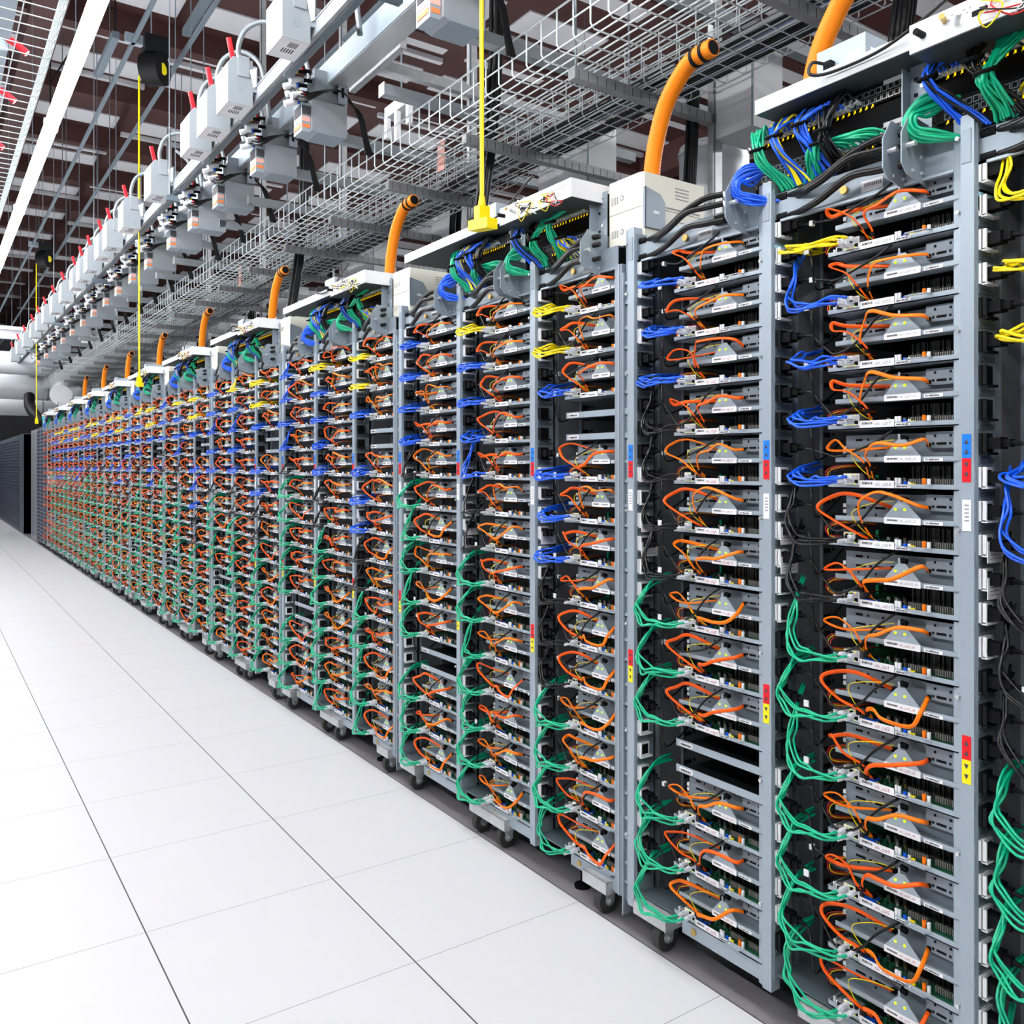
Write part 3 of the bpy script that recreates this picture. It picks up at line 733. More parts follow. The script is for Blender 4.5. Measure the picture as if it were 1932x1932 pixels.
def chassis(y0, y1, z, x=1.70):
    m = MB(); h = 0.06
    m.box(x, y0, z, x + 0.24, y1, z + h, 'white_paint'); m.box(x + 0.003, y0 + 0.002, z - 0.002, x + 0.24, y1 - 0.002, z, 'under_shade')
    n = int((y1 - y0 - 0.1) / 0.012)
    for i in range(n):
        if i % 7 < 5: m.box(x - 0.0008, y0 + 0.03 + i * 0.012, z + 0.042, x, y0 + 0.034 + i * 0.012, z + 0.045, 'ink_soft'); m.box(x - 0.0008, y0 + 0.036 + i * 0.012, z + 0.034, x, y0 + 0.040 + i * 0.012, z + 0.037, 'ink_soft')
    m.cyl((x - 0.028, y1 - 0.03, z + 0.028), (x, y1 - 0.03, z + 0.028), 0.007, 'black', 10)
    m.cyl((x - 0.05, y1 - 0.13, z + 0.018), (x, y1 - 0.10, z + 0.024), 0.006, 'white_paint', 8)
    m.cyl((x - 0.03, y1 - 0.085, z + 0.035), (x, y1 - 0.075, z + 0.038), 0.006, 'brass', 8)
    m.box(x - 0.002, y1 - 0.16, z + 0.022, x, y1 - 0.13, z + 0.032, 'black'); m.box(x - 0.004, y0 + 0.12, z + 0.022, x, y0 + 0.145, z + 0.034, 'black')
    m.box(x - 0.001, y0 + 0.155, z + 0.02, x, y0 + 0.175, z + 0.027, 'label_yellow'); m.box(x - 0.001, y1 - 0.21, z + 0.012, x, y1 - 0.17, z + 0.026, 'paper')
    return m
def thin_wires(y0, z, seed, x=1.70):
    m = MB(); rr = random.Random(seed)
    for c in ('yellow', 'paper', 'cable_black', 'paper', 'red' if seed % 2 else 'cable_black'):
        P_ = [(x - 0.005, y0, z + 0.03)]
        for i in range(4): P_.append((x - 0.02 + rr.uniform(-.01, .012), y0 + rr.uniform(-.06, .06), z + rr.uniform(-.03, .05)))
        P_.append((x + 0.12, y0 + rr.uniform(-.1, .1), z + 0.07)); m.tube(P_, 0.0016, c, 4, 4)
    return m
def beige_box():
    m = MB(); d, w, h = 0.27, 0.165, 0.105
    m.prism([(0.004, 0.006), (0, 0.012), (0, w - 0.012), (0.008, w), (d - 0.01, w), (d, w - 0.01), (d, 0.0), (0.008, 0.0)], 2, 0.0, h, 'beige')
    m.box(0.006, -0.001, 0.006, d - 0.02, 0.0, 0.010, 'ink_soft')
    for i in range(4): m.box(-0.0008, w - 0.022 - i * 0.009, 0.030, 0.0, w - 0.024 - i * 0.009, 0.055, 'ink')
    m.cyl((-0.001, 0.095, 0.045), (0.0, 0.095, 0.045), 0.009, 'ink_soft', 14); m.cyl((-0.0015, 0.095, 0.045), (0.0, 0.095, 0.045), 0.005, 'beige', 12)
    for i in range(4): m.box(0.14, -0.0006, 0.075 - i * 0.011, 0.20, 0, 0.078 - i * 0.011, 'ink_soft')
    return m
M_bg = beige_box().mesh('battery_unit')
hb = MB(); hb.prism([(0, 0), (0.085, 0), (0.085, 0.085), (0.065, 0.11), (0, 0.125)], 1, 0, 0.003, 'steel'); hb.box(0.035, -0.001, 0.045, 0.058, 0, 0.055, 'paper'); hb.box(0, 0, 0.0, 0.003, 0.05, 0.125, 'steel')
M_hb = hb.mesh('holding_bracket')
sb = MB(); sb.box(0, 0, 0, 0.18, 0.13, 0.07, 'steel_light'); sb.box(-0.001, 0.01, 0.012, 0, 0.05, 0.04, 'paper'); sb.box(-0.018, 0.08, 0.012, 0, 0.10, 0.032, 'black'); sb.box(0.02, -0.001, 0.01, 0.09, 0, 0.04, 'paper')
M_sb = sb.mesh('supply_box')
tw = [thin_wires(0, 0, s).mesh('signal_wires') for s in range(3)]
for r in range(NRACK):
    yr = PY(-1 + 3 * r); rn = '%s rack' % (ORD[r - 1] + ' full' if r else 'edge')
    for q, y in enumerate((0.18, 0.675)):
        for lv, z in enumerate((2.185, 2.283)):
            tag(put('network_switch', M_sw, None, (1.84, yr + y, z)), 'black network switch, %s one of the %s pair on the %s' % (('lower', 'upper')[lv], ('first', 'second')[q], rn), 'network switch', 'network switches on the racks')
        for lv, z in enumerate((2.138, 2.2300)):
            tag(put('blanking_plate', M_bl, None, (1.845, yr + y, z)), 'black filler panel %s switch of the %s pair on the %s' % (('under the lower', 'under the upper')[lv], ('first', 'second')[q], rn), 'panel', 'black filler panels')
    for i, (cm, sm) in enumerate(patch):
        if r > 7 and i in (4, 9): continue
        t = thing('patch_cable_bundle', (0, yr, 0), 'strapped %s bundle of patch cables on top of the %s' % (WHICH[i], rn), 'cables', 'strapped patch cables on the racks')
        put('cable_strands', cm, t); put('strap', sm, t)
    for i, cm in enumerate(coils):
        tag(put('cable_coil', cm, None, (0, yr, 0)), 'looped %s cable slack hanging on top of the %s' % (('blue', 'green')[i], rn), 'cables', 'looped cable slack')
    for q in range(3):
        k = -1 + 3 * r + q
        tag(put('feed_cable', M_gl, None, (0, PY(k + 1), 0)), 'thick black feed cables curving above the %s' % col_name(k), 'cables', 'thick black feed cables')
    y1 = 1.045 if r == 0 else 1.43
    tag(put('equipment_shelf', white_shelf(0.605, y1, 2.331), None, (0, yr, 0)), 'equipment shelf with glare-whitened front and shade-darkened underside above the %s' % rn, 'shelf', 'white shelves above the racks')
    tag(put('equipment_chassis', chassis(0.19, 0.60, 2.295), None, (0, yr, 0)), 'white equipment chassis with rows of small holes above the %s' % rn, 'equipment', 'white chassis above the racks')
    tag(put('supply_box', M_sb, None, (1.79, yr + 0.76, 2.367)), 'small grey supply box on the white shelf of the %s' % rn, 'box', 'grey supply boxes')
    m = MB(); m.tube([(1.772, yr + 0.85, 2.39), (1.745, yr + 0.87, 2.395), (1.735, yr + 0.87, 2.365), (1.742, yr + 0.82, 2.352), (1.742, yr + 0.70, 2.352), (1.735, yr + 0.60, 2.372), (1.72, yr + 0.50, 2.40), (1.72, yr + 0.42, 2.43)], 0.0042, 'cable_black', 6, 5)
    tag(put('shelf_cord', m), 'black cord running from the grey box over the shelf of the %s' % rn, 'cord', 'black cords on the shelves')
    for i in range(2):
        tag(put('signal_wires', tw[(i + r) % 3], None, (0.0, yr + (0.27, 0.40)[i], (2.295, 2.30)[i])), 'tangle of thin coloured wires, %s one on the white chassis of the %s' % (ORD[i], rn), 'wires', 'thin wire tangles')
    if r > 0:
        for i, z in enumerate((2.135, 2.242)):
            tag(put('battery_unit', M_bg, None, (1.83, yr + 0.0, z)), 'beige box with round logo and slots, %s one on the %s' % (('lower', 'upper')[i], rn), 'box', 'beige boxes on the racks')
        tag(put('holding_bracket', M_hb, None, (1.835, yr - 0.006, 2.175)), 'grey slotted bracket holding the beige boxes of the %s' % rn, 'bracket', 'grey slotted brackets')

# ------------------------------------------------------------------ orange hoses
HO = [(1.459, 2.37), (2.09, 2.33), (4.03, 2.36), (5.85, 2.36), (7.67, 2.36), (9.29, 2.36), (10.95, 2.36), (12.57, 2.36), (14.2, 2.36)]
for i, (y, z) in enumerate(HO):
    top = (2.0, y - 0.27, 2.72) if i else (2.0, y - 0.11, 2.68)
    if i == 0: P_ = [(2.0, 1.459, 2.40), (2.0, 1.458, 2.49), (2.0, 1.434, 2.565), (2.0, 1.393, 2.633), (2.0, 1.345, 2.69), (2.03, 1.28, 2.78), (2.1, 1.2, 2.9)]
    else: P_ = [(2.0, y, z - 0.1), (2.0, y, z + 0.04), (2.0, y - 0.018, z + 0.16), (2.0, y - 0.067, z + 0.283), (2.0, y - 0.139, z + 0.36), (2.0, y - 0.196, z + 0.388), (2.0, y - 0.272, z + 0.391)]
    t = thing('corrugated_hose', (0, 0, 0), 'thick orange corrugated hose rising from the racks, %s along the row' % ORD[i], 'hose', 'orange corrugated hoses')
    m = MB(); m.tube(P_, 0.0270, 'hose', 14, 20, r_of=lambda q: 1.0 + 0.05 * (q % 2)); put('hose', m, t)
    e = P_[-1]; d = (Vector(P_[-1]) - Vector(P_[-2])).normalized()
    m = MB(); m.cyl(Vector(e) + d * 0.0005, Vector(e) + d * 0.002, 0.0225, 'black', 14); put('open_end', m, t)
    if i:
        m = MB()
        for f in (0.25, 0.75):
            c = Vector(P_[-2]).lerp(Vector(P_[-1]), f - 0.2); m.cyl(c - d * 0.006, c + d * 0.006, 0.0305, 'black', 14)
        put('black_band', m, t)

# ------------------------------------------------------------------ overhead cable trays
def wire_tray(x0, x1, z0, z1, ya, yb, pitch=0.1, nb=9, r=0.0028, ns=2):
    m = MB()
    for i in range(nb + 1):
        x = x0 + (x1 - x0) * i / nb; m.cyl((x, ya, z0), (x, yb, z0), r, 'wire_steel', 5)
    for sx in (x0, x1):
        for i in range(1, ns + 1): m.cyl((sx, ya, z0 + (z1 - z0) * i / ns), (sx, yb, z0 + (z1 - z0) * i / ns), r * (1.25 if i == ns else 1), 'wire_steel', 5)
    n = int((yb - ya) / pitch)
    for i in range(n + 1):
        y = ya + i * pitch
        m.tube([(x0 - r, y, z1), (x0 - r, y, z0 + 0.015), (x0 + 0.012, y, z0 - r), (x1 - 0.012, y, z0 - r), (x1 + r, y, z0 + 0.015), (x1 + r, y, z1)], r, 'wire_steel', 4, 1, straight=True)
    return m
tag(put('wire_cable_tray', wire_tray(2.0, 2.43, 3.03, 3.185, -0.5, 24, r=0.0036)), 'wide steel wire mesh cable tray running above the rack row', 'cable tray')
tag(put('wire_cable_tray', wire_tray(2.45, 2.72, 3.01, 3.12, -0.5, 24, nb=5)), 'narrow steel wire mesh tray hanging just below the wide one', 'cable tray')
tag(put('wire_cable_tray', wire_tray(-0.10, 0.49, 3.33, 3.45, 0.5, 20, nb=4, ns=5)), 'pale wire mesh tray beside the strip light above the aisle', 'cable tray')
m = MB()
rr = random.Random(4)
for i in range(26):
    x = rr.uniform(2.46, 2.70); z = 3.02 + rr.uniform(0, 0.035)
    m.tube([(x + rr.uniform(-.02, .02), y, z) for y in range(0, 24, 2)], 0.005, rr.choice(('cable_black', 'cable_black', 'blue', 'steel_dark', 'white_paint')), 5, 2)
tag(put('cable_run', m), 'long run of black, blue and grey cables lying in the narrow tray', 'cables', kind='stuff')
for i in range(26):
    y = 1.81 + i * 0.81
    m = MB(); m.box(2.10, y, 2.955, 3.45, y + 0.042, 2.998, 'strut_grey')
    for q in range(26): m.box(2.12 + q * 0.047, y - 0.0006, 2.956, 2.1225 + q * 0.047, y + 0.02, 2.99, 'black_metal')
    tag(put('strut_channel', m), 'slotted grey strut crossing beneath the wire trays, %s along the row' % ORD[i], 'strut', 'grey struts under the trays')
for i in range(24):
    y = 2.32 + i * 0.68
    m = MB(); m.box(1.80, y, 3.20, 3.4, y + 0.05, 3.25, 'bus_grey'); m.box(1.795, y - 0.004, 3.195, 1.80, y + 0.054, 3.255, 'galvanised')
    tag(put('cross_bar', m), 'plain grey cross bar above the wire trays, %s along the row' % ORD[i], 'bar', 'grey cross bars over the trays')
for i in range(6):
    y = 2.64 + i * 3.24
    for q, x in enumerate((2.12, 2.40)):
        m = MB(); m.cyl((x, y, 2.96), (x, y, 6.88), 0.005, 'steel', 5)
        tag(put('threaded_rod', m), 'thin steel rod holding the wire tray, %s %s along the row' % (ORD[i], ('outer', 'inner')[q]), 'rod', 'thin rods holding the trays')
for i, (y, z) in enumerate(((3.81, 2.99), (7.2, 2.99), (11.0, 2.99), (15.0, 2.99))):
    m = MB(); m.box(2.20, y, 2.96, 2.203, y + 0.07, 3.12, 'pink_tag'); m.box(2.1995, y + 0.02, 3.0, 2.20, y + 0.05, 3.09, 'pink_tag')
    tag(put('hanging_tag', m), 'pink paper tag hanging from the wide wire tray, %s along the row' % ORD[i], 'tag', 'pink tags')

# ------------------------------------------------------------------ bus bar with white switch boxes
m = MB(); m.box(1.50, 0.2, 3.43, 1.56, 30, 3.51, 'strut_grey'); m.box(1.497, 0.2, 3.43, 1.50, 30, 3.438, 'steel'); m.box(1.497, 0.2, 3.502, 1.50, 30, 3.51, 'steel'); m.box(1.52, 0.2, 3.42, 1.55, 30, 3.43, 'steel_dark')
tag(put('bus_bar', m), 'long grey bus bar carrying the white switch boxes with red handles', 'bus bar')
def fuse_box():
    t = thing('breaker_box', (0, 0, 0), 'x', 'breaker box', 'shade-greyed breaker boxes with red handles')
    m = MB(); m.prism([(0, 0), (0.135, 0), (0.135, 0.25), (0.03, 0.25), (0, 0.21)], 1, 0, 0.21, 'white_paint'); m.prism([(0.002, 0.0), (0.135, 0.0), (0.135, 0.249), (0.03, 0.249), (0.002, 0.21)], 1, -0.003, -0.0005, 'bus_grey')  # grey sheet over the camera-side face puts its shade into the colour
    m.box(0.055, -0.012, 0.15, 0.115, -0.003, 0.26, 'bus_grey'); m.cyl((0.07, -0.004, 0.08), (0.07, -0.003, 0.08), 0.018, 'steel', 16)
    m.box(0.136, -0.01, 0.08, 0.16, 0.12, 0.22, 'steel'); m.prism([(0.115, 0.19), (0.15, 0.21), (0.15, 0.11), (0.135, 0.10)], 1, -0.02, -0.012, 'white_paint')
    put('enclosure', m, t)
    m = MB(); m.box(0.03, 0.02, -0.0015, 0.105, 0.16, 0.0, 'paper'); m.box(0.05, 0.03, -0.002, 0.095, 0.08, -0.0015, 'ink_soft')
    for i in range(5): m.box(0.04 + i * 0.012, 0.095, -0.002, 0.046 + i * 0.012, 0.14, -0.0015, 'ink')
    put('warning_label', m, t)
    m = MB(); m.tube([(0.035, 0.02, 0.245), (0.018, 0.0, 0.285), (0.002, -0.015, 0.335)], 0.014, 'red', 10, 4); m.cyl((0.045, 0.03, 0.22), (0.036, 0.022, 0.25), 0.01, 'black', 8); put('red_handle', m, t)
    m = MB(); m.tube([(0.08, 0.05, 0.24), (0.075, 0.05, 0.34), (0.11, 0.02, 0.43), (0.19, -0.05, 0.46), (0.27, -0.10, 0.40), (0.30, -0.12, 0.28), (0.33, -0.12, 0.05)], 0.014, 'conduit_grey', 10, 6); put('conduit', m, t)
    return t
fb = fuse_box()
BY = [3.80, 4.64, 5.05, 5.44, 6.52, 7.54, 8.29, 8.73, 9.38, 9.9, 10.4, 11.3, 12.2, 13.1, 13.9, 14.7, 15.9, 17.0, 18.2]
for i, y in enumerate(BY):
    o = fb if i == 0 else dup(fb); o.location = (1.345, y, 3.39)
    o['label'] = 'white breaker box with one side shade-greyed and red handle, %s along the bus bar' % ORD[i]
# rods for the bus bar
for i in range(6):
    y = 3.2 + i * 3.3
    m = MB(); m.cyl((1.47, y, 3.35), (1.47, y, 6.88), 0.004, 'steel', 5); m.cyl((1.62, y, 3.35), (1.62, y, 6.88), 0.004, 'steel_dark', 5); m.box(1.45, y - 0.02, 3.355, 1.64, y + 0.02, 3.395, 'steel_dark')
    tag(put('hanger_bracket', m), 'thin rod hanger under the bus bar, %s along the row' % ORD[i], 'hanger', 'rod hangers of the bus bar')
# second bar with silver boxes
m = MB(); m.box(1.75, 0.2, 3.45, 1.85, 30, 3.55, 'bright_metal'); m.box(1.745, 0.2, 3.44, 1.75, 30, 3.56, 'steel_light'); m.box(1.75, 0.2, 3.435, 1.86, 30, 3.44, 'bright_metal')
tag(put('cable_duct', m), 'shiny silver square duct running beside the bus bar', 'duct')
def tap_box():
    t = thing('tap_off_box', (0, 0, 0), 'x', 'junction box', 'silver junction boxes on the duct')
    m = MB(); m.box(0.0, 0, 0, 0.19, 0.15, 0.16, 'bus_grey'); m.box(0.02, 0.02, 0.16, 0.19, 0.13, 0.33, 'bus_grey'); m.prism([(0, 0.0), (0.03, -0.008), (0.18, -0.008), (0.19, 0)], 1, 0.0, 0.15, 'steel')
    put('enclosure', m, t)
    m = MB(); m.box(-0.05, 0.02, -0.008, -0.002, 0.13, 0.14, 'steel_light'); m.box(-0.052, 0.03, 0.075, -0.05, 0.12, 0.13, 'ink'); m.box(-0.052, 0.03, 0.045, -0.05, 0.12, 0.07, 'pink_tag'); m.box(-0.053, 0.03, 0.012, -0.05, 0.12, 0.032, 'bus_label'); m.box(-0.045, 0.018, 0.012, -0.005, 0.02, 0.032, 'bus_label')
    m.box(-0.048, 0.018, 0.045, -0.004, 0.02, 0.07, 'pink_tag'); m.box(-0.048, 0.018, 0.08, -0.004, 0.02, 0.125, 'ink')
    put('breaker_front', m, t)
    m = MB(); r = random.Random(9)
    for i in range(7):
        a = r.uniform(-.03, .03)
        m.tube([(0.12, -0.02, 0.23), (0.03, -0.03 + a, 0.19 + a * .5), (-0.05, -0.02 + a, 0.15 + a), (-0.09, 0.05, 0.19 + a), (-0.08 + a, 0.09, 0.26 + a), (-0.04, 0.08, 0.30)], 0.004, 'cable_black', 6, 4)
    for i in range(5): m.tube([(0.12, -0.02 + 0.01 * i, 0.23), (0.18, -0.01 + 0.01 * i, 0.22), (0.25 + 0.006 * i, 0.0, 0.14), (0.29 + 0.006 * i, 0.01, 0.02), (0.31 + 0.01 * i, 0.02, -0.06)], 0.006, 'cable_black', 6, 4)
    put('cable_loop', m, t)
    m = MB()
    r = random.Random(12)
    for i in range(7):
        z = 0.14 + i * 0.028; x = -0.07 - r.uniform(0, 0.05); y = r.uniform(0.02, 0.08)
        m.cyl((x - 0.03, y + r.uniform(-.02, .02), z - 0.012), (x + 0.03, y, z + 0.012), 0.016, 'white_paint', 6); m.cyl((x + 0.03, y, z + 0.012), (x + 0.09, y, z + 0.018), 0.010, 'black', 8)
        m.cyl((x + 0.034, y, z + 0.012), (x + 0.044, y, z + 0.013), 0.0125, ('blue', 'red', 'yellow', 'blue', 'white_paint', 'yellow', 'red')[i], 8)
    put('plug_connector', m, t)
    m = MB(); m.box(0.14, -0.012, 0.17, 0.19, 0.0, 0.27, 'steel_light'); m.box(0.155, -0.014, 0.20, 0.17, -0.012, 0.25, 'black'); put('hanging_plate', m, t)
    m = MB(); m.tube([(0.02, 0.08, 0.30), (0.0, 0.1, 0.40), (-0.06, 0.1, 0.50), (-0.14, 0.1, 0.56)], 0.012, 'bus_grey', 8, 5); put('conduit', m, t)
    return t
tb = tap_box()
TY = [2.87, 4.22, 4.95, 5.75, 6.4, 7.06, 7.9, 8.59, 9.3, 10.0, 10.8, 11.6, 12.5, 13.4, 14.4, 15.4, 16.5]
for i, y in enumerate(TY):
    o = tb if i == 0 else dup(tb); o.location = (1.655, y, 3.17)
    o['label'] = 'silver junction box with looped black cables, %s along the duct' % ORD[i]

# ------------------------------------------------------------------ hanging yellow outlets and reels
def reel(i, y, ztap, zreel, top):
    n = ORD[i]
    t = thing('cord_reel', (1.60, y, zreel), 'black cord reel with yellow drop cord, %s along the row' % n, 'cord reel', 'cord reels with yellow outlets')
    m = MB(); m.cyl((-0.03, 0.07, 0), (0.09, -0.03, 0), 0.135, 'black', 28); m.cyl((-0.045, 0.083, 0), (-0.03, 0.07, 0), 0.10, 'black_metal', 24); m.box(-0.06, -0.06, 0.12, 0.14, 0.1, 0.26, 'black_metal'); m.box(-0.2, 0.02, 0.18, -0.06, 0.06, 0.26, 'steel')
    put('reel_housing', m, t)
    m = MB(); m.cyl((0.09, -0.03, 0.0), (0.0915, -0.0315, 0.0), 0.05, 'label_yellow', 16); put('round_sticker', m, t)
    m = MB(); L0 = ztap - zreel + 0.10; m.tube([(-0.085, 0.06, -0.07), (-0.085, 0.06, L0 * 0.5), (-0.083, 0.06, L0)], 0.0075, 'yellow', 8, 3); put('drop_cord', m, t)
    m = MB(); z = ztap - zreel; x, yy = -0.083, 0.06
    m.cyl((x, yy, z + 0.10), (x, yy, z + 0.06), 0.009, 'yellow', 10, 0.015); m.box(x - 0.02, yy - 0.017, z + 0.02, x + 0.02, yy + 0.017, z + 0.065, 'yellow')
    m.prism([(yy - 0.062, z - 0.02), (yy + 0.055, z - 0.005), (yy + 0.055, z + 0.028), (yy - 0.062, z + 0.014)], 0, x - 0.02, x + 0.02, 'yellow')
    for q in (-0.04, 0.0, 0.035): m.box(x - 0.021, yy + q - 0.006, z + 0.0, x - 0.02, yy + q + 0.006, z + 0.008, 'label_yellow')
    put('outlet_block', m, t)
    m = MB(); m.cyl((0, 0, 0.2), (0, 0, 6.4 - zreel), 0.006, 'steel', 5); put('hanger_rod', m, t)
reel(0, 2.32, 2.225, 4.8, 0); reel(1, 7.72, 2.13, 4.82, 0); reel(2, 15.65, 2.15, 4.79, 0)

# ------------------------------------------------------------------ rails and rods high up
for i, x in enumerate((1.45, 1.85, 2.9)):
    m = MB(); m.box(x, 3.0, 5.0, x + 0.03, 34, 5.03, 'steel_dark')
    for q in range(5): m.cyl((x + 0.015, 5 + q * 7.2, 5.03), (x + 0.015, 5 + q * 7.2, 6.86), 0.005, 'steel_dark', 5)
    tag(put('ceiling_rail', m), 'thin grey rail hung high under the roof beams, %s out from the aisle' % ORD[i], 'rail', 'high grey rails')
for i, (x, y) in enumerate(((1.9, 6.9), (1.4, 8.2), (2.6, 5.2), (1.2, 11.0), (0.6, 9.5))):
    m = MB(); m.cyl((x, y, 5.8), (x + 0.3, y, 6.4), 0.01, 'black_metal', 5); m.box(x - 0.03, y - 0.03, 5.2, x + 0.03, y + 0.9, 5.26, 'steel_dark'); m.cyl((x, y, 5.2), (x, y, 6.4), 0.008, 'black_metal', 5)
    tag(put('brace_strut', m), 'dark diagonal brace under the roof beams, %s along the row' % ORD[i], 'brace', 'dark roof braces')
m = MB(); m.tube([(2.5, 4.85, 3.72), (2.5, 4.85, 3.70)], 0.01, 'white_paint', 6, 1, straight=True); m.box(2.46, 4.70, 3.68, 2.56, 5.03, 3.75, 'white_paint')
for y in (4.70, 4.86, 5.0): m.box(2.46, y, 3.50 if y == 4.86 else 3.55, 2.49, y + 0.035, 3.68, 'white_paint')
m.box(2.48, 5.03, 3.69, 2.52, 5.08, 3.72, 'blue'); m.cyl((2.5, 4.87, 3.75), (2.5, 4.87, 6.4), 0.006, 'steel', 5)
tag(put('ceiling_antenna', m), 'cream three-pronged antenna unit hanging above the wire tray', 'antenna')
m = MB(); m.box(2.2, 4.3, 3.78, 2.24, 5.0, 3.84, 'galvanised'); m.box(2.24, 4.6, 3.78, 3.6, 4.65, 3.84, 'galvanised')
tag(put('antenna_bracket', m), 'galvanised strut behind the cream antenna', 'strut')

# ------------------------------------------------------------------ structure behind the racks
for i, (y, z0, z1, w) in enumerate(((1.36, 2.7, 3.7, 0.13), (2.42, 2.885, 3.26, 0.21), (3.51, 2.95, 3.29, 0.44), (4.9, 2.88, 3.2, 0.3), (6.12, 2.84, 3.18, 0.5), (8.0, 2.84, 3.18, 0.5), (9.9, 2.84, 3.18, 0.5), (12.0, 2.84, 3.18, 0.5), (14.5, 2.84, 3.18, 0.5))):
    m = MB(); m.box(2.90, y, z0, 3.10, y + w, z1, 'white_paint'); m.box(2.895, y - 0.01, z0, 2.90, y, z1, 'steel')
    tag(put('white_screen', m), 'white box screen standing behind the racks, %s along the row' % ORD[i], 'panel', 'white panels behind the racks')
for i in range(9):
    y = 2.62 + i * 2.05
    m = MB(); m.box(2.88, y, 0, 2.94, y + 0.03, 6.3, 'galvanised'); m.box(2.885, y - 0.001, 2.0, 2.895, y, 6.3, 'steel_dark')
    tag(put('slotted_upright', m), 'slotted galvanised upright behind the racks, %s along the row' % ORD[i], 'upright', 'galvanised uprights')
    m = MB(); r = random.Random(i)
    for q in range(9):
        a, b = r.uniform(-.03, .03), r.uniform(-.03, .03)
        m.tube([(2.82 + a, y + 0.06 + b, 3.1), (2.80 + a, y + 0.06 + b, 2.75), (2.75 + a, y + 0.05 + b, 2.55), (2.6 + a, y + 0.14 + b * 2, 2.42), (2.3 + a, y + 0.28 + b * 2, 2.34), (2.05, y + 0.33 + b, 2.25)], 0.010, 'cable_black', 6, 4)
    tag(put('black_cable_drop', m), 'thick black cables dropping beside a galvanised upright, %s along the row' % ORD[i], 'cables', 'black cable drops')
for i in range(9):
    y = 2.95 + i * 1.9
    m = MB(); m.cyl((3.25, y, 0.0), (3.25, y, 3.02), 0.17, 'duct', 24); m.cyl((3.25, y, 2.98), (3.25, y, 3.0), 0.178, 'bright_metal', 24); m.cyl((3.25, y, 2.6), (3.25, y, 2.61), 0.174, 'steel', 24)
    tag(put('round_duct', m), 'shiny round steel duct behind the racks, %s along the row' % ORD[i], 'duct', 'round ducts behind the racks')
for i in range(10):
    y = 0.55 + i * 2.05
    m = MB(); m.box(2.0, y, 2.44, 3.3, y + 0.05, 2.49, 'bus_grey'); m.box(2.05, y + 0.05, 2.40, 2.5, y + 0.30, 2.47, 'bright_metal')
    tag(put('angle_iron', m), 'grey angle bar resting low behind the racks, %s along the row' % ORD[i], 'bar', 'grey angle bars')
# black drops at the upper edge
for i, (x, y) in enumerate(((2.62, 1.50), (2.36, 3.56), (2.36, 6.2))):
    m = MB(); r = random.Random(40 + i)
    for q in range(8): 
        a, b = r.uniform(-.03, .03), r.uniform(-.03, .03); m.tube([(x + a, y + b, 4.3), (x + a, y + b, 3.6), (x - 0.02 + a, y + 0.02 + b, 3.1), (x - 0.1 + a, y + 0.05 + b, 2.5)], 0.012, 'cable_black', 6, 4)
    tag(put('hanging_black_cables', m), 'bundle of black cables hanging down through the trays, %s along the row' % ORD[i], 'cables', 'black cables through the trays')

# ------------------------------------------------------------------ end of the row
ye = PY(NCOMP - 1) + 0.1
for i in range(3):
    y = PY(31) + 0.06 + i * 0.53
    m = MB(); m.box(1.80, y, 0.05, 2.6, y + 0.52, 2.17, 'steel_dark'); m.box(1.795, y, 0.06, 1.80, y + 0.03, 2.16, 'steel_light')
    for j in range(30): m.box(1.792, y + 0.05, 0.1 + j * 0.068, 1.80, y + 0.48, 0.14 + j * 0.068, 'far_mesh'); m.box(1.79, y + 0.1, 0.143 + j * 0.068, 1.80, y + 0.42, 0.155 + j * 0.068, 'steel')
    tag(put('closed_cabinet', m), 'narrow blue-grey meshed cabinet at the far end, %s of three' % ORD[i], 'cabinet', 'blue-grey meshed cabinets')
y = PY(31) + 0.06 + 1.6
m = MB(); m.box(1.80, y, 0.0, 2.7, y + 1.1, 2.16, 'door_grey')
for q in range(4): m.box(1.795, y + 0.05 + q * 0.26, 0.1, 1.80, y + 0.06 + q * 0.26, 2.1, 'steel_dark')
tag(put('grey_cabinet', m), 'tall plain grey cabinet closing the far end of the row', 'cabinet')
m = MB(); m.box(2.2, y + 1.3, 0, 3.0, y + 2.2, 2.2, 'black_metal')
for j in range(22): m.box(2.15, y + 1.5, 0.2 + j * 0.09, 2.2, y + 2.1, 0.24 + j * 0.09, 'door_grey')
tag(put('dark_cabinet', m), 'dark open cabinet beyond the cross aisle', 'cabinet')
m = MB(); y2 = y + 2.4; m.box(1.78, y2, 0, 2.7, y2 + 14, 2.15, 'steel_dark'); m.box(1.775, y2, 0.02, 2.7, y2 + 0.004, 2.14, 'steel')
for j in range(28): m.box(1.77, y2 + 1.0, 0.08 + j * 0.072, 1.78, y2 + 14, 0.12 + j * 0.072, 'far_mesh')
tag(put('distant_rack_row', m), 'distant dark blue rack row beyond the cross aisle', 'rack row')
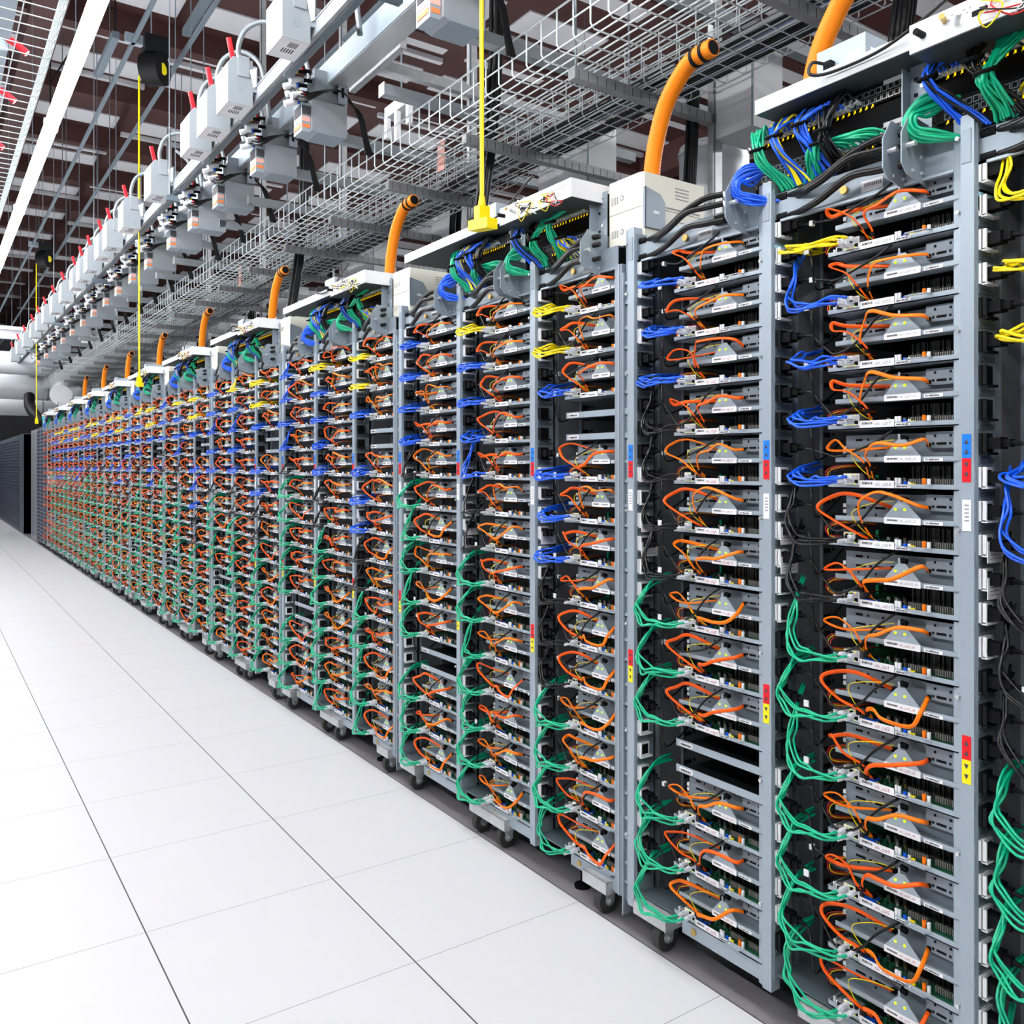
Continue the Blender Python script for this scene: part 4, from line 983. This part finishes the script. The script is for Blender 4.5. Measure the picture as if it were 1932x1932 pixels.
for i, (yy, z, rr_) in enumerate(((y + 0.2, 3.95, 0.10), (y + 0.6, 3.45, 0.22), (y + 1.4, 3.05, 0.25), (y + 2.3, 2.72, 0.20), (y + 3.4, 3.4, 0.35))):
    m = MB(); m.cyl((-5, yy, z), (2.9, yy, z), rr_, 'duct', 20)
    for q in range(7): m.cyl((-4.5 + q * 1.1, yy, z), (-4.47 + q * 1.1, yy, z), rr_ * 1.03, 'steel', 20)
    tag(put('silver_duct', m), 'large silver duct crossing the far end of the hall, %s of five' % ORD[i], 'duct', 'silver ducts at the far end')
m = MB(); m.cyl((2.3, y - 0.4, 2.95), (2.45, y + 1.6, 3.1), 0.26, 'duct', 20); m.cyl((2.3, y - 0.4, 2.95), (2.1, y - 0.9, 2.75), 0.2, 'duct', 20)
tag(put('duct_elbow', m), 'pale bulging duct end above the grey cabinet', 'duct')
m = MB(); m.tube([(1.75, y + 0.9, 2.85), (1.74, y + 0.6, 2.6), (1.82, y - 0.1, 2.35), (1.95, y - 0.4, 2.2)], 0.10, 'black', 10, 5)
tag(put('black_flexible_duct', m), 'black flexible pipe bending down to the grey cabinet', 'pipe')
m = MB(); m.box(1.85, y - 0.9, 2.2, 2.1, y - 0.3, 2.38, 'cyan'); m.cyl((1.9, y - 1.0, 2.25), (1.9, y - 1.2, 2.3), 0.1, 'pink_tag', 8)
tag(put('cyan_bundle', m), 'cyan wrapped bundle on the last cabinet', 'bundle')
for i, z in enumerate((3.90, 3.74)):
    m = MB(); m.cyl((-5, y - 1.0, z), (2.6, y - 1.0, z), 0.035, 'white_paint', 10)
    tag(put('white_pipe', m), 'thin white pipe crossing the hall near the far end, %s of two' % ('upper', 'lower')[i], 'pipe', 'white pipes')
# things glimpsed through the pale tray
for i, y in enumerate((3.9, 4.7, 5.48, 6.24, 7.2, 8.4, 9.8, 11.4)):
    m = MB(); m.box(0.06, y, 3.73, 0.39, y + 0.62, 4.02, 'steel_light'); m.box(0.05, y - 0.01, 3.725, 0.06, y + 0.63, 4.03, 'steel'); t = put('panel_box', m)
    tag(t, 'grey panel box behind the pale wire tray, %s along the aisle' % ORD[i], 'box', 'grey panel boxes over the aisle')
    m = MB(); m.tube([(0.39, y - 0.0, 3.80), (0.43, y - 0.02, 3.77), (0.48, y - 0.03, 3.73)], 0.020, 'red', 8, 3); put('red_handle', m, t)
m = MB(); m.box(0.08, 0.5, 4.03, 0.18, 24, 4.12, 'bus_grey')
tag(put('bus_bar', m), 'grey bus bar behind the pale wire tray over the aisle', 'bus bar')
